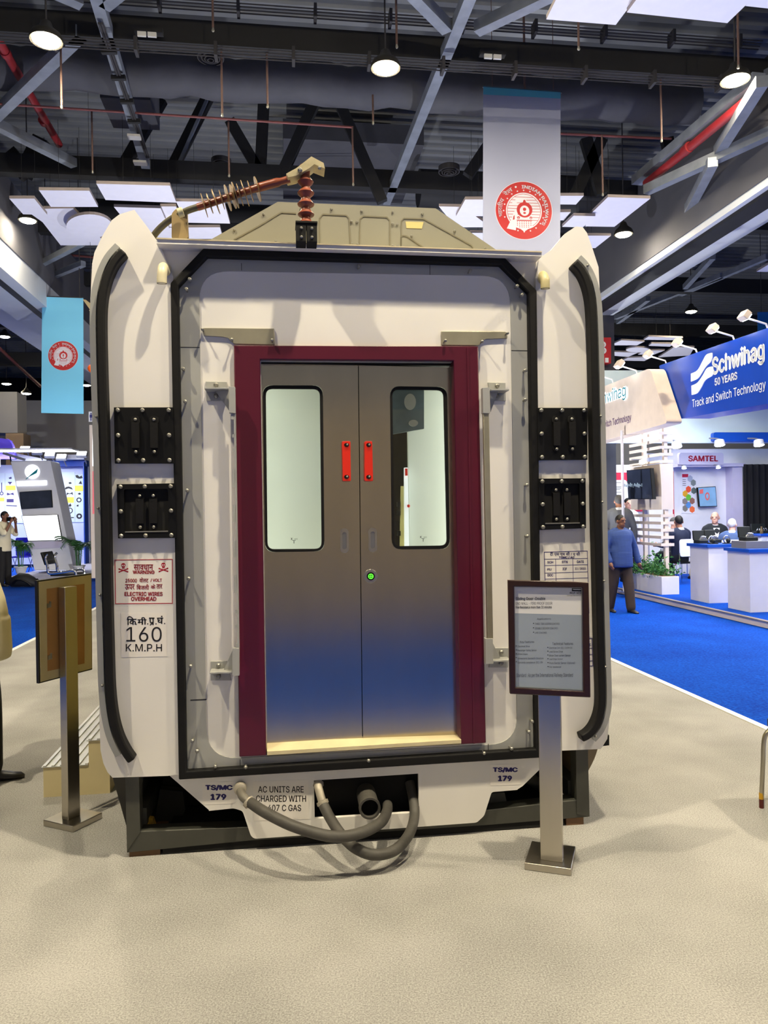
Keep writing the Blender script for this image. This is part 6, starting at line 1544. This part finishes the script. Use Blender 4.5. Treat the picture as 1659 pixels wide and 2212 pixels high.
def fuse(mb, name, mat, parent, vox, sm=4):
    me = bpy.data.meshes.new('tmp'); me.from_pydata([tuple(p) for p in mb.v], [], mb.f)
    bm = bmesh.new(); bm.from_mesh(me); bmesh.ops.recalc_face_normals(bm, faces=bm.faces); bm.to_mesh(me); bm.free()
    o = bpy.data.objects.new('tmp', me); COL.objects.link(o)
    r = o.modifiers.new('r', 'REMESH'); r.mode = 'VOXEL'; r.voxel_size = vox; r.use_smooth_shade = True
    s = o.modifiers.new('s', 'SMOOTH'); s.iterations = sm; s.factor = 0.5
    bpy.context.view_layer.update(); dg = bpy.context.evaluated_depsgraph_get()
    me2 = bpy.data.meshes.new_from_object(o.evaluated_get(dg)); me2.name = name
    bpy.data.objects.remove(o); bpy.data.meshes.remove(me)
    o0 = parent_origin(parent)
    me2.transform(Matrix.Translation(-o0)); me2.materials.clear(); me2.materials.append(mat)
    me2.polygons.foreach_set('use_smooth', [True] * len(me2.polygons))
    ob = bpy.data.objects.new(name, me2); COL.objects.link(ob); ob.parent = parent
    return ob
def person(loc, yaw, label, H=1.72, skin=None, hair=None, top=None, legs=None, sit=False, arms=None, head_turn=0.0, vox=0.013, shoes=True, jacket=False, bald=False, tie=None, lean=0.0, belly=0.0, hair_len=0.0, feet=None, extra=None, long_sleeve=True, bulk=1.0, group='people in the hall'):
    skin = skin or SKIN_M; k = H / 1.72
    R_ = Vector((math.cos(yaw), math.sin(yaw), 0)); F_ = Vector((-math.sin(yaw), math.cos(yaw), 0))
    loc = Vector(loc)
    def W(x, y, z): return loc + (R_ * x + F_ * y + ZZ * z) * k
    root = thing('person', label, 'person', loc, group)
    if sit:
        hz = .50; hip = lambda s: (s * .09, 0, hz); knee = lambda s: (s * .13, .42, .50); ank = lambda s: (s * .13, .38, .09); ty = -.02; dz = -.44
    else:
        hz = .93; ft = feet or {1: (0, 0), -1: (0, 0)}
        hip = lambda s: (s * .09, 0, .9); knee = lambda s: (s * .105 + ft[s][0] * .5, .02 + ft[s][1] * .5, .50); ank = lambda s: (s * .115 + ft[s][0], ft[s][1], .09); ty = 0; dz = 0
    sh = lambda s: (s * .178, ty + lean * .35, 1.385 + dz)
    A = arms or {}
    el = lambda s: A.get(s, ((s * .255, -.02 + lean * .3, 1.13 + dz), None))[0]
    wr = lambda s: A[s][1] if s in A else (s * .275, .05, .88 + dz)
    hc = Vector((0, .03 + ty + lean * .45, 1.60 + dz))
    ch, sn = math.cos(head_turn), math.sin(head_turn)
    def HW(x, y, z): return W(hc.x + x * ch - y * sn, hc.y + x * sn + y * ch, hc.z + z)
    hr = R_ * ch + F_ * sn; hf = -R_ * sn + F_ * ch
    def blob(mb, c, rx, ry, rz, a=None, b=None):
        a = a or R_; b = b or F_; su, sv = 14, 10; rings = []
        for i in range(sv + 1):
            ph = -math.pi / 2 + math.pi * i / sv; q = max(math.cos(ph), 1e-3)
            rings.append([c + (a * rx * q * math.cos(2 * math.pi * j / su) + b * ry * q * math.sin(2 * math.pi * j / su) + ZZ * rz * math.sin(ph)) * k for j in range(su)])
        mb.loft(rings)
    def limb(mb, pts, rs, n=4):
        P = curve_pts(pts, n); R2 = [r[0] for r in curve_pts([(r,) for r in rs], n)]
        mb.tube([W(*p) for p in P], [r * k for r in R2], 12, local=False)
        for p, r in ((P[0], R2[0]), (P[-1], R2[-1])): mb.ball(W(*p), r * k * .99, 10, 8)
    def torso(mb, g, z0, z1, bel=0.0):
        prof = [(.90, .150, .105), (.98, .160, .112), (1.08, .158 + .3 * bel, .108 + bel), (1.18, .152, .110 + bel * .7), (1.28, .172, .115), (1.36, .178, .105), (1.42, .150, .085), (1.46, .075, .065)]
        rings = []
        for z, rx, ry in prof:
            if z < z0 or z > z1: continue
            f = max(0, (z - .95) / .45)
            rings.append([W((rx * bulk + g) * math.cos(2 * math.pi * j / 20), ty * f + lean * .35 * f + (ry * bulk + g) * math.sin(2 * math.pi * j / 20) + bel * .4, z + dz) for j in range(20)])
        mb.loft(rings)
    # body
    m = MB(); torso(m, 0, 0, 2, belly)
    m.tube([W(0, ty + lean * .36, 1.42 + dz), W(hc.x, hc.y - .01, 1.54 + dz)], [.062 * k, .055 * k], 12, local=False)
    blob(m, HW(0, 0, .025), .073, .092, .098, hr, hf); blob(m, HW(0, .02, -.045), .058, .07, .07, hr, hf); blob(m, HW(0, .058, -.085), .03, .03, .026, hr, hf)
    m.loft([[HW(*q) for q in ((-.006, .088, .025), (.006, .088, .025), (.006, .07, .02), (-.006, .07, .02))], [HW(*q) for q in ((-.018, .108, -.022), (.018, .108, -.022), (.016, .07, -.03), (-.016, .07, -.03))]])
    for s in (1, -1):
        blob(m, HW(s * .076, -.005, .0), .012, .022, .032, hr, hf)
        blob(m, HW(s * .03, .082, .035), .026, .012, .01, hr, hf)
    blob(m, HW(0, .085, -.052), .024, .012, .008, hr, hf)
    for s in (1, -1):
        limb(m, [sh(s), el(s), wr(s)], [.05, .04, .026])
        w_ = Vector(wr(s)); e_ = Vector(el(s)); d = (w_ - e_).normalized(); sd = d.cross(Vector((s, 0, 0.01)))
        sd = sd.normalized() if sd.length > .1 else Vector((0, 1, 0)); nn = d.cross(sd)
        pc = w_ + d * .05
        m.tube([W(*(w_ - d * .01)), W(*pc), W(*(w_ + d * .09))], [.026 * k, .038 * k, .032 * k], 10, local=False)
        for i, fl in enumerate((.065, .078, .072, .055)):
            b0 = w_ + d * .085 + sd * (.027 - .018 * i); b1 = b0 + d * fl * .55 + nn * .008 * s; b2 = b1 + d * fl * .4 + nn * .022 * s
            m.tube([W(*b0), W(*b1), W(*b2)], [.0095 * k, .009 * k, .0075 * k], 8, local=False)
        b0 = w_ + d * .03 + sd * .03; m.tube([W(*b0), W(*(b0 + d * .035 + sd * .022)), W(*(b0 + d * .065 + sd * .024))], [.012 * k, .011 * k, .008 * k], 8, local=False)
        limb(m, [hip(s), knee(s), ank(s)], [.075, .052, .036])
        a = Vector(ank(s)); m.tube([W(a.x, a.y - .02, .05), W(a.x, a.y + .1, .03)], [.03 * k, .02 * k], 10, local=False)
    body = fuse(m, 'body', skin, root, vox if vox < .012 else .0105, 2)
    # eyes
    for s in (1, -1):
        m = MB(); m.ball(HW(s * .03, .083, .018), .009 * k, 8, 6); m.build('eye', EYE_W, root)
    # hair
    if hair:
        m = MB()
        rings = []
        for i in range(9):
            row = []
            for j in range(24):
                t = 2 * math.pi * j / 24; sn_ = math.sin(t)
                side = math.exp(-((abs(math.cos(t)) - .93) / .1) ** 2) * (1 if sn_ > 0 else 0)
                low = (8 + 26 * sn_ ** 1.2 - 22 * side) if sn_ > 0 else (2 + 42 * sn_)
                ph = math.radians(88 + (low - 88) * i / 8); q = math.cos(ph)
                e_ = (i / 8) ** 3; g_ = 1 - .05 * e_ + random.uniform(-.012, .012)
                row.append(HW(.0785 * q * g_ * math.cos(t), -.004 + .098 * q * g_ * math.sin(t), .026 + .103 * g_ * math.sin(ph)))
            rings.append(row)
        if bald: rings = rings[6:]
        if not bald: m.loft(rings)
        else:
            n_ = [[p + (HW(0, 0, .02) - p) * .1 for p in r] for r in rings]; m.loft(rings + n_[::-1])
        m.build('hair', hair, root, smooth=80)
    # clothes
    if top:
        m = MB(); hem = .80 if not sit else .9
        torso(m, .018, .89, 1.47, belly)
        if not sit:
            rings = [[W((rx * bulk) * math.cos(2 * math.pi * j / 20), (ry * bulk) * math.sin(2 * math.pi * j / 20) + belly * .4, z) for j in range(20)] for z, rx, ry in ((hem, .186, .138 + belly * .8), (.86, .185, .138 + belly), (.94, .182, .134 + belly), (1.06, .178, .13 + belly))]
            m.loft(rings)
        for s in (1, -1):
            w_ = Vector(wr(s)); e_ = Vector(el(s)); end = e_ + (w_ - e_) * (.93 if long_sleeve else .25)
            limb(m, [sh(s), el(s), tuple(end)], [.066 * bulk, .057 * bulk, .047 * bulk])
            q = sh(s); m.tube([W(s * .03, q[1], 1.455 + dz), W(s * .1, q[1], 1.437 + dz), W(q[0], q[1], q[2] + .004)], [.05 * k, .062 * k, .066 * k], 12, local=False)
        fuse(m, 'jacket' if jacket else 'shirt', top, root, vox, 7)
        m = MB(); c = W(0, ty + lean * .36 + .0, 1.455 + dz)
        m.lathe([(.082 * k, -.018 * k), (.072 * k, .03 * k), (.068 * k, .03 * k), (.076 * k, -.02 * k)], c, (ZZ + F_ * .25), 18)
        m.build('collar', WHITE_SHIRT if jacket else top, root)
        if jacket:
            y0 = ty + lean * .3; m = MB(Frame(W(0, y0 + .128, 1.25 + dz), R_, ZZ + F_ * -.25))
            m.prism([(-.06 * k, .16 * k), (.06 * k, .16 * k), (.0, -.12 * k)], -.02, .018); m.build('shirt_front', WHITE_SHIRT, root)
            if tie:
                m = MB(Frame(W(0, y0 + .132, 1.25 + dz), R_, ZZ + F_ * -.25)); m.prism([(-.016, .15 * k), (.016, .15 * k), (.024, -.05), (0, -.1), (-.024, -.05)], .015, .026); m.build('tie', tie, root)
    if legs:
        m = MB()
        rings = [[W(rx * math.cos(2 * math.pi * j / 20), ry * math.sin(2 * math.pi * j / 20) + ty, z + (0 if not sit else -.44)) for j in range(20)] for z, rx, ry in ((.84, .165, .12), (.92, .172, .125), (1.0, .165, .12))]
        m.loft(rings)
        for s in (1, -1):
            a = Vector(ank(s)); limb(m, [hip(s), knee(s), (a.x, a.y, a.z + .0)], [.098 * bulk, .08 * bulk, .07 * bulk])
        fuse(m, 'trousers', legs, root, vox, 3)
    if shoes:
        for s in (1, -1):
            a = Vector(ank(s)); m = MB(); so = s * .02
            rings = []
            for y, w2, h in ((-.085, .03, .05), (-.06, .042, .075), (0, .042, .085), (.07, .047, .06), (.13, .048, .045), (.18, .036, .035), (.2, .015, .02)):
                rings.append([W(a.x + so * max(0, y) * 3 + w2 * math.cos(t), a.y + y, max(0.002, .0 + h * (.5 + .5 * math.sin(t)) if math.sin(t) > -.6 else 0.002)) for t in [2 * math.pi * j / 14 for j in range(14)]])
            m.loft(rings); m.build('shoe', SHOE, root, smooth=60)
    if extra: extra(root, W, HW, hr, hf, k)
    return root
# blue shirt man walking in the aisle at right
p = on_z(1341, 1322, -.006)
person(p, math.pi + .25, 'man in blue checked shirt walking beside the coach at right', 1.60, SKIN_D, HAIR_B, BLUE_SHIRT, BROWN_TROUSERS, head_turn=.35, belly=.035, bulk=1.18, feet={1: (.02, -.14), -1: (.0, .14)}, vox=.011,
       arms={-1: ((-.30, -.02, 1.13), (-.33, .06, .88)), 1: ((.29, .02, 1.13), (.28, .14, .9))})
def tw_(Y, px): return at(px, 1100, Y)
def stand_at(px, Y, z=0.1):
    q = at(px, 1100, Y); return Vector((q.x, q.y, z))
person(stand_at(1337, 14.9), -.2, 'standing man in grey jacket seen from behind, beside the silver pole', 1.86, SKIN_M, HAIR_G, GREY_JACKET, DARK_TROUSERS, jacket=True, vox=.016)
person(stand_at(1355, 16.6), math.pi + .2, 'man with red face and white shirt half hidden behind the tower screen', 1.82, SKIN_L, HAIR_B, WHITE_SHIRT, DARK_TROUSERS, vox=.018)
c = stand_at(1468, 16.0); chair(c, .35, 'white chair under the man in the navy suit')
person(c + Vector((.0, .04, .0)), .35, 'man in navy suit sitting with his back to us on a white chair', 1.92, SKIN_M, HAIR_B, NAVY, BLACK_SUIT, sit=True, jacket=True, head_turn=-.4, vox=.016,
       arms={1: ((.25, .1, .74), (.2, .36, .72)), -1: ((-.26, .1, .74), (-.2, .36, .72))})
c = stand_at(1455, 17.3); chair(c, math.pi + .6, 'chair of the man with glasses behind the tower slats')
def specs(root, W, HW, hr, hf, k):
    m = MB()
    for s in (1, -1): m.tube([HW(s * .03 + .024 * math.cos(t), .098, .018 + .017 * math.sin(t)) for t in [math.pi * j / 6 for j in range(13)]], .0025 * k, 6, cap=False, local=False)
    m.tube([HW(-.008, .1, .02), HW(.008, .1, .02)], .0025, 6, local=False)
    for s in (1, -1): m.tube([HW(s * .054, .095, .02), HW(s * .078, .0, .02)], .0025, 6, local=False)
    m.build('glasses', BLACK, root)
person(c, math.pi + 1.0, 'grey haired seated man with glasses beside the man in navy', 1.85, SKIN_L, HAIR_G, BLACK_SUIT, CREAM, sit=True, jacket=True, vox=.016, extra=specs, head_turn=-.5)
c = stand_at(1544, 17.3); chair(c, math.pi - .1, 'chair of the bald man behind the counters')
person(c, math.pi - .1, 'bald man in black suit with pale blue tie behind the counters', 2.0, SKIN_L, None, BLACK_SUIT, DARK_TROUSERS, sit=True, jacket=True, tie=M('pale_blue_tie', (120, 150, 200), .6), head_turn=-.45, vox=.015, bald=True)
c = stand_at(1581, 15.4); chair(c, -.5, 'chair of the white haired man behind the counters')
person(c, -.5, 'white haired man in slate blue suit behind the counters, back to us', 1.82, SKIN_L, HAIR_W, BLUE_SUIT, DARK_TROUSERS, sit=True, jacket=True, head_turn=-.2, vox=.015)
# man cut by the left edge, in front; photographer farther back
def cam_(root, W, HW, hr, hf, k):
    m = MB(Frame(HW(.02, .15, -.06), hr, ZZ)); m.box(-.07, .07, -.05, .05, -.04, .04); m.build('camera_body', BLACK, root)
    m = MB(); m.lathe([(.035, 0), (.04, .1), (.03, .1), (.028, .06)], HW(.02, .18, -.06), hf, 14); m.build('camera_lens', BLACK, root)
p = on_z(-4, 1706, 0.0)
person(p + Vector((-.15, .02, 0)), -math.pi / 2 + .32, 'man in cream shirt, black trousers and black shoes cut by the left edge', 1.74, SKIN_M, HAIR_B, CH_SHIRT, DARK_TROUSERS, vox=.0105, belly=.045, lean=-.06, bulk=1.1, feet={1: (.02, -.08), -1: (0, .06)}, group='people in the hall')
p = on_z(10, 1266, -.006)
person(p, -math.pi / 2 - .2, 'photographer in cream shirt raising a camera at the left edge', 1.86, SKIN_D, HAIR_B, CH_SHIRT, DARK_TROUSERS, vox=.016, long_sleeve=False, extra=cam_,
       arms={1: ((.22, .16, 1.2), (.07, .24, 1.48)), -1: ((-.22, .14, 1.18), (-.05, .27, 1.44))})
bpy.context.view_layer.update()
